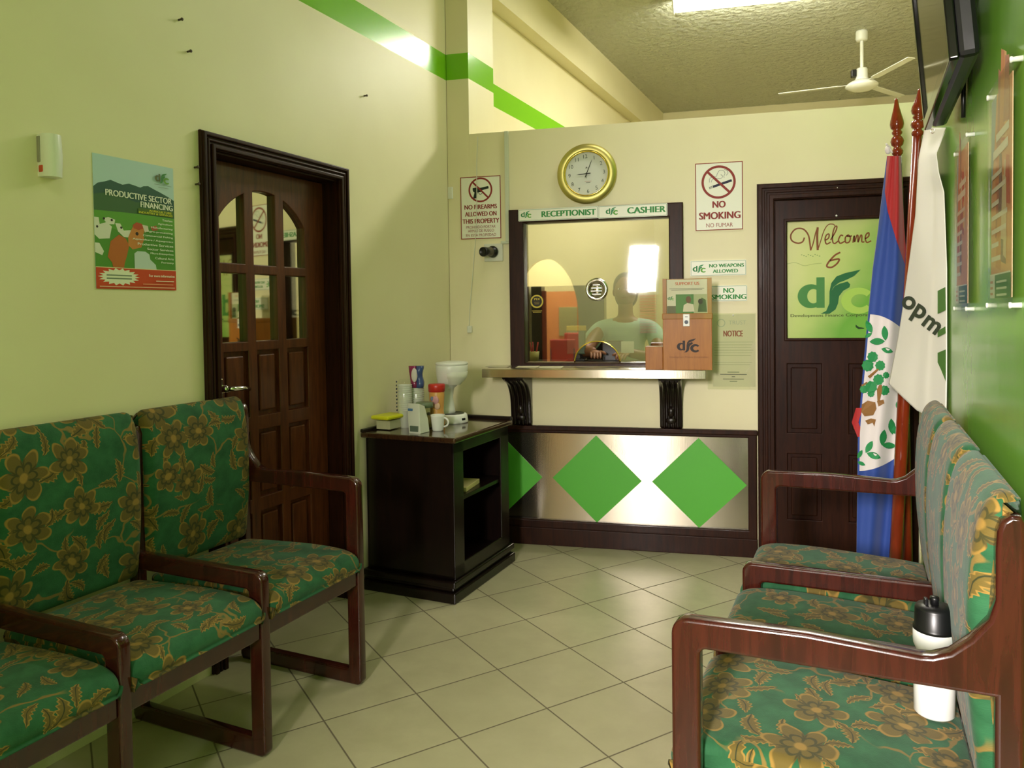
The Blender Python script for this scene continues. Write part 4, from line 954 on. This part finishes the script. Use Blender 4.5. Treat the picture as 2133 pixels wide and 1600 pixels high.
cl = grid_cloth('flag_cloth', fb, 32, 140, BLUE, t, .003)
def redfn(u, v):
    py = 325 + v * 237; xl = interp([(325, 1848), (400, 1843), (440, 1849), (500, 1867), (562, 1889)], py); return F(xl + u * (interp(RE, py) - xl), py, .007)
grid_cloth('red_band', redfn, 14, 60, FRED, cl)
def disc(u, v):
    py0 = 655 + 38 * u * u; py1 = 981 - 36 * u * u; py = py0 + (py1 - py0) * v; a_ = interp(LE, py) + 4; return F(a_ + u * (interp(RE, py) - a_), py, .007)
grid_cloth('white_disc', disc, 32, 80, WHT, cl)
grid_cloth('red_edge', lambda u, v: F(interp([(0, 1783), (.5, 1774), (1, 1786)], v) + u * 14, 850 + v * 60, .003), 3, 8, FRED, cl)
def patch(name, polys, m, lift):
    mb = MB()
    for pl in polys: mb.bm.faces.new([mb.bm.verts.new(F(x, y, lift)) for x, y in pl])
    mb.done(name, m, cl)
def lf(x, y, ang, ln, wd):
    g = math.radians(ang); c_, s_ = math.cos(g), math.sin(g); o_ = []
    for k in range(7): tt = k / 6; o_.append((tt * ln, wd * math.sin(PI * tt) ** .8))
    for k in range(5, 0, -1): tt = k / 6; o_.append((tt * ln, -wd * math.sin(PI * tt) ** .8))
    return [(x + u * c_ - v * s_, y + u * s_ + v * c_) for u, v in o_]
cr = lambda x, y: (1740 + x * .22495, 640 + y * .225)
leaves = []
for x, y, g, ln in ((340, 240, -115, 130), (465, 310, -95, 140), (460, 315, 178, 145), (425, 385, 15, 115), (340, 240, 150, 80), (570, 1180, -120, 130), (530, 1180, -95, 150), (430, 1280, -80, 150), (430, 1275, 5, 135), (280, 1350, -60, 130), (290, 1350, 20, 140), (205, 1430, 25, 80), (205, 1400, -60, 90), (570, 940, -80, 80)):
    px, py = cr(x, y); leaves.append(lf(px, py, g, ln * .225, ln * .05))
patch('emblem_print', leaves, FGRN, .012)
tree = []
for x, y, r_ in ((345, 460, 45), (300, 540, 50), (415, 540, 42), (330, 740, 52), (400, 670, 46), (455, 770, 42), (265, 760, 35), (470, 630, 28), (330, 800, 30)):
    px, py = cr(x, y); tree.append([(px + r_ * .225 * (1 + .16 * (k % 2)) * math.cos(2 * PI * k / 18), py + r_ * .225 * (1 + .16 * (k % 2)) * math.sin(2 * PI * k / 18)) for k in range(18)])
patch('tree_crown', tree, FGRN, .0125)
patch('tree_trunk', [[cr(*q) for q in pl] for pl in ([(390, 880), (385, 760), (405, 720), (432, 718), (432, 780), (408, 880)], [(300, 640), (385, 570), (405, 575), (320, 660)], [(240, 720), (290, 690), (300, 705), (250, 735)])], FBRN, .0135)
patch('shield', [[cr(*q) for q in pl] for pl in ([(245, 900), (300, 865), (370, 880), (380, 940), (350, 1000), (270, 1010), (240, 970)], [(385, 870), (445, 855), (455, 890), (400, 920)], [(275, 1050), (330, 1030), (375, 1040), (360, 1105), (345, 1070), (300, 1085)])], FBRN, .0145)
t['label'] = 'blue and red flag with white emblem disc hanging from a turned pole by the door'
mb = MB(); mb.ell(F(1850, 312, .0), .014, .01, .02, 12); mb.tube([F(1846, 300), F(1852, 306), F(1858, 318)], .004, 8); mb.done('flag_tie', WHT, t)

t = thing('flag_on_pole', 'white flag with dark lettering on a turned pole in the corner by the green wall', 'flag', (0, 0, 0), 0, 'flags on turned wooden poles')
YP = 3.56
pt_, pb_ = at_y(1916, 185, YP), at_y(1867, 1135, YP); pb_ = pt_ + (pb_ - pt_) * (pt_.z / (pt_.z - pb_.z))
t.location = (pb_.x, pb_.y, 0); OFF2 = Vector(t.location)
pole(t, pb_ - OFF2, pt_ - OFF2, .026, .02, .2)
WLE = [(265, 1927), (330, 1914), (450, 1907), (560, 1892), (660, 1878), (720, 1868), (800, 1852), (830, 1850), (1000, 1848)]
WRE = [(265, 1972), (290, 1962), (320, 1950), (360, 1955), (400, 1966), (560, 1972), (780, 1972), (900, 1970), (1000, 1968)]
def G(px, py, lift=0.):
    a_, b_ = interp(WLE, py), interp(WRE, py); u = (px - a_) / (b_ - a_)
    y = 3.5 - u * .55 + .016 * math.sin(u * 7 + py * .004) - .02 * math.exp(-((u - .62) / .1) ** 2) * min(1, max(0, (py - 300) / 150))
    return at_y(px, py, y - lift) - OFF2
def wf(u, v):
    y0, y1 = 266, interp([(0, 800), (.5, 855), (1, 885)], u); py = y0 + (y1 - y0) * v
    return G(interp(WLE, py) + u * (interp(WRE, py) - interp(WLE, py)), py)
WHT2 = mat('flag_white_cotton', (244, 240, 228), .75, sheen=.3)
cl2 = grid_cloth('flag_cloth', wf, 60, 120, WHT2, t, .003)
def txt(s, px, py, hpx, rot):
    me = text_mesh(s, None, hpx, .03); c_, s_ = math.cos(rot), math.sin(rot)
    for v in me.vertices:
        x, y = v.co.x, -v.co.y; v.co = G(px + x * c_ - y * s_, py + x * s_ + y * c_, .012)
    return me
bm = bmesh.new()
for s, px, py, h_, rt_ in (('o', 1893, 631, 28, .45), ('p', 1913, 655, 40, .55), ('m', 1941, 677, 27, .65)):
    me = txt(s, px, py, h_, rt_); bm.from_mesh(me); bpy.data.meshes.remove(me)
me = bpy.data.meshes.new('lettering'); bm.to_mesh(me); bm.free(); me.materials.append(mat('flag_ink', (58, 70, 54), .7)); link(bpy.data.objects.new('lettering', me), cl2)
for k, pl in enumerate(([(1953, 606), (1969, 598), (1970, 646), (1953, 654)], [(1953, 690), (1969, 680), (1970, 694), (1953, 703)], [(1953, 735), (1970, 728), (1970, 795), (1960, 770), (1953, 755)])):
    mb = MB(); mb.bm.faces.new([mb.bm.verts.new(G(x, y, .012)) for x, y in pl]); mb.done('green_emblem', mat('flag_leaf_green', (84, 136, 56), .7), cl2)
mb = MB(); mb.tube([G(1943 + 4 * math.cos(g), 273 + 4.5 * math.sin(g), .01) for g in [2 * PI * k / 12 for k in range(13)]], .002, 6); mb.done('grommet', CHROME, cl2)

# ------------------------------------------------------------------ green wall: television and posters
t = thing('television', 'flat black television tilted on the green wall, seen from below', 'television', RWp(2.535, .0, 2.2), ROT_R)
TM = Matrix.Translation((0, -.045, -.255)) @ Matrix.Rotation(math.radians(5), 4, 'X')
def tv(mb): return mb
TVW, TVH = .405, .5
mb = MB(); o = plate('bezel', [rect(-TVW, TVW, 0, TVH, .008), rect(-TVW + .028, TVW - .028, .034, TVH - .026)], .022, mat('glossy_black', (10, 10, 12), .12), t, .004); o.data.transform(TM @ Matrix.Translation((0, -.02, 0)))
mb.box(-TVW + .02, TVW - .02, -.034, -.03, .02, TVH - .02, M=TM); mb.done('screen', mat('dark_screen', (30, 30, 30), .08, spec=1.), t)
mb = MB(); mb.box(-TVW + .004, TVW - .004, -.022, .028, .004, TVH - .004, bev=.014, M=TM); mb.done('back_shell', BLACK, t)
mb = MB(); mb.box(-.1, .1, -.012, -.0005, -.1, .2, bev=.002); mb.box(-.03, .03, -.03, -.008, -.08, .1, bev=.004); mb.tube([(-.06, -.006, -.1), (-.06, -.008, -.24), (-.062, -.008, -.3)], .006, 8); mb.done('wall_bracket', BLACK, t)
def acrylic_poster(label, s0, s1, z0, z1, seed):
    t = thing('wall_poster', label, 'poster', RWp(s1, 0, z0), ROT_R)
    W, H = s1 - s0, z1 - z0; rnd = random.Random(seed)
    plate('paper', [rect(.015, W - .015, .012, H - .012)], .0015, paint((236, 190, 150)), t, y=-.012)
    a = Art(-.0138)
    a.rect(.015, W - .015, .13 * H, H - .012, (230, 160, 108))
    a.poly([(.015, .5 * H), (.1 * W + .03, .75 * H), (.3 * W, H - .012), (.015, H - .012)], (150, 176, 186))
    for k in range(16):
        x = .03 + rnd.random() * (W - .12); z = (.15 + rnd.random() * .68) * H; ww = .03 + rnd.random() * .05; hh = .05 + rnd.random() * .12
        a.poly([(x, z), (x + ww, z - .01), (x + ww * .9, z + hh), (x + ww * .3, z + hh * 1.1)], [(214, 130, 78), (238, 184, 120), (186, 108, 84), (226, 200, 160), (206, 92, 66), (140, 104, 92)][k % 6])
    for k in range(7): a.rect(.03, .03 + (.3 + .4 * rnd.random()) * W, (.2 + k * .065) * H, (.222 + k * .065) * H, (236, 226, 206))
    a.rect(.05, W - .05, .68 * H, .72 * H, (240, 232, 214)); a.rect(.09, W - .04, .75 * H, .785 * H, (240, 232, 214))
    a.rect(.015, W - .015, .012, .135 * H, (48, 112, 54)); a.rect(.015, .28 * W, .012, .135 * H, (226, 224, 208)); a.rect(.015, W - .015, .133 * H, .14 * H, (238, 236, 214))
    for k in range(3): a.rect(.36 * W, .8 * W, (.035 + k * .03) * H, (.045 + k * .03) * H, (220, 226, 196)); a.rect(.07 * W, .2 * W, (.04 + k * .028) * H, (.052 + k * .028) * H, (206, 130, 110))
    a.done('print', t)
    plate('acrylic_sheet', [rect(-.012, W + .012, -.012, H + .012)], .003, ACRYLIC, t, y=-.016)
    for x in (-.004, W + .004):
        for z in (-.004, H + .004):
            mb = MB(); mb.lathe([(0, 0), (.006, 0), (.005, .016), (.0065, .018), (.006, .021), (0, .022)], 14, M=Matrix.Translation((x, 0, z)) @ RX); mb.done('standoff_screw', WHITE, t)
acrylic_poster('framed orange poster on the green wall, cut by the right edge of the photo', 1.742, 2.03, 1.352, 1.815, 3)
acrylic_poster('narrow-looking orange poster on the green wall beside the white flag', 2.42, 2.71, 1.343, 1.81, 8)

# ------------------------------------------------------------------ ceiling fan and lamp in the office
t = thing('ceiling_fan', 'white three-bladed ceiling fan hanging beyond the partition', 'fan', (1.342, 6.93, 3.65))
mb = MB(); mb.lathe([(0, 0), (.045, 0), (.047, -.01), (.047, -.07), (.04, -.082), (.016, -.084)], 28); mb.done('canopy', WHITE, t)
mb = MB(); mb.lathe([(.014, -.07), (.014, -.315)], 16); mb.done('down_rod', WHITE, t)
mb = MB(); mb.lathe([(.014, -.305), (.04, -.31), (.045, -.32), (.048, -.39), (.06, -.41), (.0, -.41)], 28); mb.lathe([(.06, -.408), (.1, -.425), (.128, -.448), (.125, -.462), (.08, -.486), (.03, -.497), (0, -.498)], 36); mb.done('motor', WHITE, t)
mb = MB(); mb.box(-.085, -.045, -.03, .02, -.38, -.32, bev=.006); q = mb.done('capacitor', BLACK, t); q['label'] = 'small black capacitor box'
for g in (170, 290, 50):
    M = Matrix.Rotation(math.radians(g), 4, 'Z') @ Matrix.Translation((.1, 0, -.438)) @ Matrix.Rotation(math.radians(-6), 4, 'X')
    mb = MB(); mb.box(0, .1, -.015, .015, -.002, .002, bev=.001, M=M); mb.box(.08, .56, -.03, .03, -.003, .003, bev=.002, M=M); mb.done('blade', WHITE, t)
t = thing('fluorescent_lamp', 'glowing white fluorescent lamp on the office ceiling', 'lamp', (.44, 5.7, 3.65))
mb = MB(); mb.box(-.6, .6, -.15, .15, -.03, 0, bev=.004); mb.box(-.61, -.598, -.15, .15, -.11, 0, bev=.004); mb.box(.598, .61, -.15, .15, -.11, 0, bev=.004); mb.done('housing', WHITE, t)
GLOW = mat('lit_diffuser', (255, 252, 232), .5, emit=62.)
mb = MB(); mb.box(-.597, .597, -.145, .145, -.105, -.03, bev=.02); mb.done('diffuser', GLOW, t)

# ------------------------------------------------------------------ the office behind the counter glass
o = MB().box(-1.28, .3, D + .102, D + .6, .99, 1.03, bev=.003).done('office_worktop', mat('dark_laminate', (44, 36, 30), .4)); tag(o, 'dark worktop inside the office behind the counter glass', 'worktop')
for x in (-1.2, .2): MB().box(x - .02, x + .02, D + .12, D + .6, 0, .99).done('worktop_leg', mat('dark_laminate', (44, 36, 30), .4), o)
def pbox(px0, px1, py0, y, dep, m, bev=.004, z0=0., py1=None):
    a_, b_ = at_y(px0, py0, y), at_y(px1, py0, y); zb = z0 if py1 is None else at_y(px0, py1, y).z
    return MB().box(a_.x, b_.x, y, y + dep, zb, a_.z, m, bev)
o = pbox(1106, 1258, 597, 5.38, .14, BLACKWOOD).done('added_dark_cupboard'); tag(o, 'near-black cupboard added inside the office, darkening the lower left of the glass', 'cupboard')  # added to block the brightly lit office wall behind the glass
pa = at_y(1214, 718, 4.8)
t = thing('computer_monitor', 'small dark computer screen on the worktop left of the receptionist', 'monitor', (pa.x - .04, 4.8, 1.0302))
MB().box(-.06, .06, -.02, 0, .04, .21, bev=.006).done('screen', mat('dull_green_screen', (70, 92, 72), .3), t); MB().box(-.02, .02, -.01, .01, .01, .06).done('stem', BLACK, t); MB().box(-.06, .06, -.05, .05, 0, .012, bev=.003).done('foot', BLACK, t)
MB().box(-.06, .065, -.024, -.014, .19, .222, bev=.003).done('yellow_strip', mat('yellow_paper', (206, 176, 70), .6), t)

# ------------------------------------------------------------------ entrance side, behind the photographer (seen in the half-mirrored counter glass)
YFW = -1.9
l0, r0 = at_m(1085, 600, YFW).x - .1, at_m(1203, 600, YFW).x; zs = at_m(1200, 660, YFW).z
za = at_m(1112, 540, YFW).z - zs
pa, pb = at_m(1317, 520, YFW), at_m(1366, 607, YFW)
xl, xr = (DL + .18952 * YFW) / .98187 + .003, (WR + .18952 * YFW) / .98187 - .003
o = plate('wall_front', [[(xl, 0), (l0, 0), (l0, zs)] + circ((l0 + r0) / 2, zs, (r0 - l0) / 2, za, 24, 180, 0)[1:-1] + [(r0, zs), (r0, 0), (xr, 0), (xr, 3.65), (xl, 3.65)],
    rect(min(pa.x, pb.x), max(pa.x, pb.x), pb.z, pa.z)], .1, CREAM, y=-.0); o.location = (0, YFW, 0); struct(o)
two = mat('salmon_dado_wall', (232, 226, 178), .6); q = NT(two); q.l(q.mix(q.m('LESS_THAN', q.sep(q.n('ShaderNodeNewGeometry').outputs['Position'])[2], at_m(1160, 607, -3.2).z), (236, 230, 180), (238, 164, 104)), q.b.inputs['Base Color'])
MB().box(-3.1, -.2, -3.3, -3.2, 0, 3.65).done('wall_entrance', two)['kind'] = 'structure'
w2 = structure('window_2', (0, YFW, 0))
x0, x1 = min(pa.x, pb.x), max(pa.x, pb.x)
plate('window_frame', [rect(x0 - .04, x1 + .04, pb.z - .04, pa.z + .04), rect(x0, x1, pb.z, pa.z)], .14, WHITE, w2, .004, .02)
MB().box(x0, x1, -.07, -.06, pb.z, pa.z).done('lit_pane', mat('daylit_pane', (255, 255, 246), .4, emit=5.), w2)
pc, pd = at_m(1332, 617, YFW + .05), at_m(1367, 692, YFW + .05)
t = thing('slatted_blind', 'pink slatted blind below the bright window, reflected in the counter glass', 'blind', ((pc.x + pd.x) / 2, YFW + .05, pd.z))
hw = abs(pc.x - pd.x) / 2
for k in range(14):
    z = (pc.z - pd.z) * k / 13
    MB().box(-hw, hw, -.012, .012, z - .012, z + .012, mat('pink_slat', (232, 150, 140), .5)).done('slat', None, t)
MB().box(-hw - .01, hw + .01, -.048, -.014, -.02, pc.z - pd.z + .03).done('backing_board', OFFWHITE, t)
pc, pd = at_m(1090, 597, -1.5), at_m(1126, 597, -1.5)
o = MB().box(max(min(pc.x, pd.x), -2.5), max(pc.x, pd.x), -1.75, -1.5, 0, pc.z, BLACKWOOD, .004).done('black_cabinet'); tag(o, 'tall black cabinet by the entrance, reflected at the left of the counter glass', 'cabinet')
pc, pd = at_m(1127, 606, -1.52), at_m(1137, 692, -1.52)
o = MB().box(min(pc.x, pd.x), max(pc.x, pd.x), -1.56, -1.52, 0, pc.z, mat('dull_red', (150, 50, 34), .5), .003).done('red_board'); tag(o, 'narrow red board beside the tall black cabinet, reflected in the counter glass', 'board')
pc, pd = at_m(1163, 640, -3.18), at_m(1202, 700, -3.18)
o = MB().box(min(pc.x, pd.x), max(pc.x, pd.x), -3.199, -3.18, pd.z, pc.z, mat('grey_green_board', (176, 180, 128), .6), .003).done('notice_board'); tag(o, 'grey-green board on the salmon wall, reflected in the counter glass', 'board')
REDC = mat('red_upholstery', (206, 78, 58), .7, sheen=.3)
for px, y, py, lab in ((1166, -2.1, 708, 'red padded chair nearer the black cabinet, reflected in the counter glass'), (1196, -2.55, 694, 'red padded chair farther from the black cabinet, reflected in the counter glass')):
    pa = at_m(px, py, y)
    t = thing('office_chair', lab, 'chair', (pa.x, y, 0), PI, 'red chairs by the entrance')
    MB().box(-.2, .2, -.22, .2, .4, .47, bev=.02).done('seat', REDC, t); MB().box(-.19, .19, .17, .22, .55, pa.z, bev=.02).done('backrest', REDC, t)
    for x in (-.17, .17):
        for yy in (-.19, .18): MB().tube([(x, yy, 0), (x, yy, .42 if yy < 0 else .8)], .012, 8).done('leg', BLACK, t)
pa = at_y(1309, 722, D + .09)
o = MB().box(pa.x - .036, pa.x + .036, -.002, .0, pa.z - .033, pa.z + .033).done('taped_card', paint((214, 222, 196))); o.location = (0, D + .033, 0); tag(o, 'small pale card taped inside the glass right of the arched opening', 'card')
pa = at_y(1117, 628, D)
t = thing('round_sticker', 'round black and yellow sticker on the left of the counter glass', 'sticker', (pa.x, D + .0168, pa.z))
plate('sticker_base', [circ(0, 0, .04, n=36)], .0005, paint((34, 30, 18)), t)
a = Art(-.0006); a.ring(0, 0, .038, .008, (206, 184, 60)); a.text('PDI', 0, .014, .03, .012, (206, 184, 60), .03); a.rect(-.016, .016, -.006, -.003, (150, 130, 50)); a.rect(-.014, .014, -.016, -.012, (150, 130, 50))
a.rect(-.03, .03, -.056, -.053, (180, 160, 60)); a.rect(-.024, .024, -.064, -.06, (180, 160, 60)); a.done('print', t)
# pen cup beside the glass
pa = at_y(1112, 742, 4.75)
t = thing('pen_cup', 'yellow cup with red-topped pens inside the glass at lower left', 'cup', (pa.x, 4.75, 1.0302))
mb = MB(); mb.lathe([(0, 0), (.03, 0), (.036, .06), (.033, .06), (.028, .005), (0, .005)], 20); mb.done('cup_body', mat('cup_pale_yellow', (206, 200, 120), .5), t)
for k in range(4): MB().tube([(.01 * math.cos(k * 2), .01 * math.sin(k * 2), .01), (.03 * math.cos(k * 2), .03 * math.sin(k * 2), .12)], .004, 6).done('pen', mat('pen_red', (180, 40, 34), .4), t)

# receptionist standing behind the glass
SKIN = mat('brown_skin', (122, 80, 54), .5)
def skin_body(name, joints, edges, radii, m, parent, root=0, lv=2):
    me = bpy.data.meshes.new(name); me.from_pydata(joints, edges, []); me.materials.append(m)
    o = link(bpy.data.objects.new(name, me), parent)
    md = o.modifiers.new('skin', 'SKIN'); md.use_smooth_shade = True
    for i, r in enumerate(radii):
        s = me.skin_vertices[0].data[i]; s.radius = (r, r) if not isinstance(r, tuple) else r; s.use_root = i == root
    sd = o.modifiers.new('subd', 'SUBSURF'); sd.levels = lv; sd.render_levels = lv
    return o
hp = at_y(1303, 606, 5.12)
t = thing('person', 'person in a pale teal shirt standing behind the counter glass, arm resting at the opening', 'person', (hp.x, 5.12, 0), 0)
hz = hp.z; tgt = Vector((-.56 - hp.x, 4.62 - 5.12, 1.075))
hand1 = tgt + Vector((-.05, .0, .0)); hand2 = tgt + Vector((.1, .02, -.01))
J = [(0, 0, .84), (0, .0, 1.0), (0, 0, 1.14), (0, -.01, 1.24), (0, -.01, 1.3), (0, -.015, hz - .05),
     (-.17, -.0, 1.22), tuple(Vector((-.24, -.28, 1.08))), tuple(hand1 + Vector((-.02, .12, .02))), (.17, 0, 1.22), (.26, -.24, 1.03), tuple(hand2 + Vector((.02, .12, .02))),
     (-.09, 0, .78), (-.1, -.01, .44), (-.1, .01, .06), (.09, 0, .78), (.1, -.01, .44), (.1, .01, .06), (-.1, -.1, .03), (.1, -.1, .03)]
ED = [(0, 1), (1, 2), (2, 3), (3, 4), (4, 5), (3, 6), (6, 7), (7, 8), (3, 9), (9, 10), (10, 11), (0, 12), (12, 13), (13, 14), (0, 15), (15, 16), (16, 17), (14, 18), (17, 19)]
RD = [(.13, .1), (.125, .09), (.14, .1), (.1, .08), .052, .055, .052, .042, .028, .052, .042, .028, .08, .055, .04, .08, .055, .04, .035, .035]
bd = skin_body('body', J, ED, RD, SKIN, t)
mb = MB(); mb.ell((0, -.01, hz), .074, .094, .11, 24, SKIN); mb.ell((0, -.098, hz - .012), .013, .02, .024, 12, SKIN)
for s_ in (-1, 1): mb.ell((s_ * .075, 0, hz - .008), .012, .02, .028, 12, SKIN); mb.ell((s_ * .03, -.09, hz + .012), .013, .009, .007, 10, paint((222, 214, 200))); mb.ell((s_ * .03, -.097, hz + .012), .006, .004, .006, 10, paint((24, 18, 14)))
mb.ell((0, -.094, hz - .052), .024, .01, .007, 12, paint((112, 56, 50))); mb.done('head', None, bd)
mb = MB(); mb.ell((0, .012, hz + .028), .084, .096, .098, 24); mb.ell((0, .05, hz - .03), .078, .06, .09, 18); mb.done('hair', mat('black_hair', (16, 13, 12), .5), bd)
skin_body('shirt', [(0, 0, .82), (0, 0, 1.0), (0, 0, 1.14), (0, -.008, 1.235), (-.18, 0, 1.215), (-.25, -.12, 1.1), (.18, 0, 1.215), (.23, -.13, 1.1)], [(0, 1), (1, 2), (2, 3), (3, 4), (4, 5), (3, 6), (6, 7)], [(.15, .12), (.145, .11), (.16, .12), (.11, .095), .07, .065, .07, .065], mat('pale_teal_shirt', (150, 186, 174), .7), t)
skin_body('trousers', [(0, 0, .88), (-.09, 0, .76), (-.1, -.01, .44), (-.1, .01, .1), (.09, 0, .76), (.1, -.01, .44), (.1, .01, .1)], [(0, 1), (1, 2), (2, 3), (0, 4), (4, 5), (5, 6)], [(.15, .12), .095, .07, .055, .095, .07, .055], mat('dark_trousers', (26, 26, 32), .7), t)
for hb, sg in ((hand1, 1), (hand2, -1)):
    mb = MB(); w0 = hb + Vector((-sg * .02, .12, .02)); dirv = (hb - w0).normalized(); sd_ = dirv.cross(Vector((0, 0, 1))).normalized()
    pc = w0 + dirv * .05; mb.ell(pc, .036, .044, .016, 14)
    for k in range(4):
        b0 = pc + sd_ * (-.027 + k * .018) + dirv * .035; ln = (.062, .072, .068, .052)[k]
        mb.tube([b0 - dirv * .02, b0, b0 + dirv * ln * .5 + Vector((0, 0, .004)), b0 + dirv * ln * .85 - Vector((0, 0, .006)), b0 + dirv * ln - Vector((0, 0, .014))], [.009, .009, .0085, .0075, .005], 8)
    th0 = pc - sd_ * sg * .03 - dirv * .01
    mb.tube([th0, th0 - sd_ * sg * .022 + dirv * .02, th0 - sd_ * sg * .03 + dirv * .045], [.011, .01, .007], 8)
    mb.done('hand', SKIN, bd)
mb = MB(); mb.box(-.16, .16, -.12, .06, 0, .006, bev=.002); o = mb.done('desk_pad', BLACK); o.location = (-.5, 4.64, 1.0302); tag(o, 'black desk pad on the worktop just behind the arched opening', 'pad')
mb = MB(); mb.box(-.062, .062, -.05, .05, 0, .125, bev=.005); o = mb.done('added_dark_box', BLACK); o.location = (-.528, 4.82, 1.0302); tag(o, 'black box added on the worktop to darken the arched opening', 'cash box')  # black box added so that the opening looks dark inside
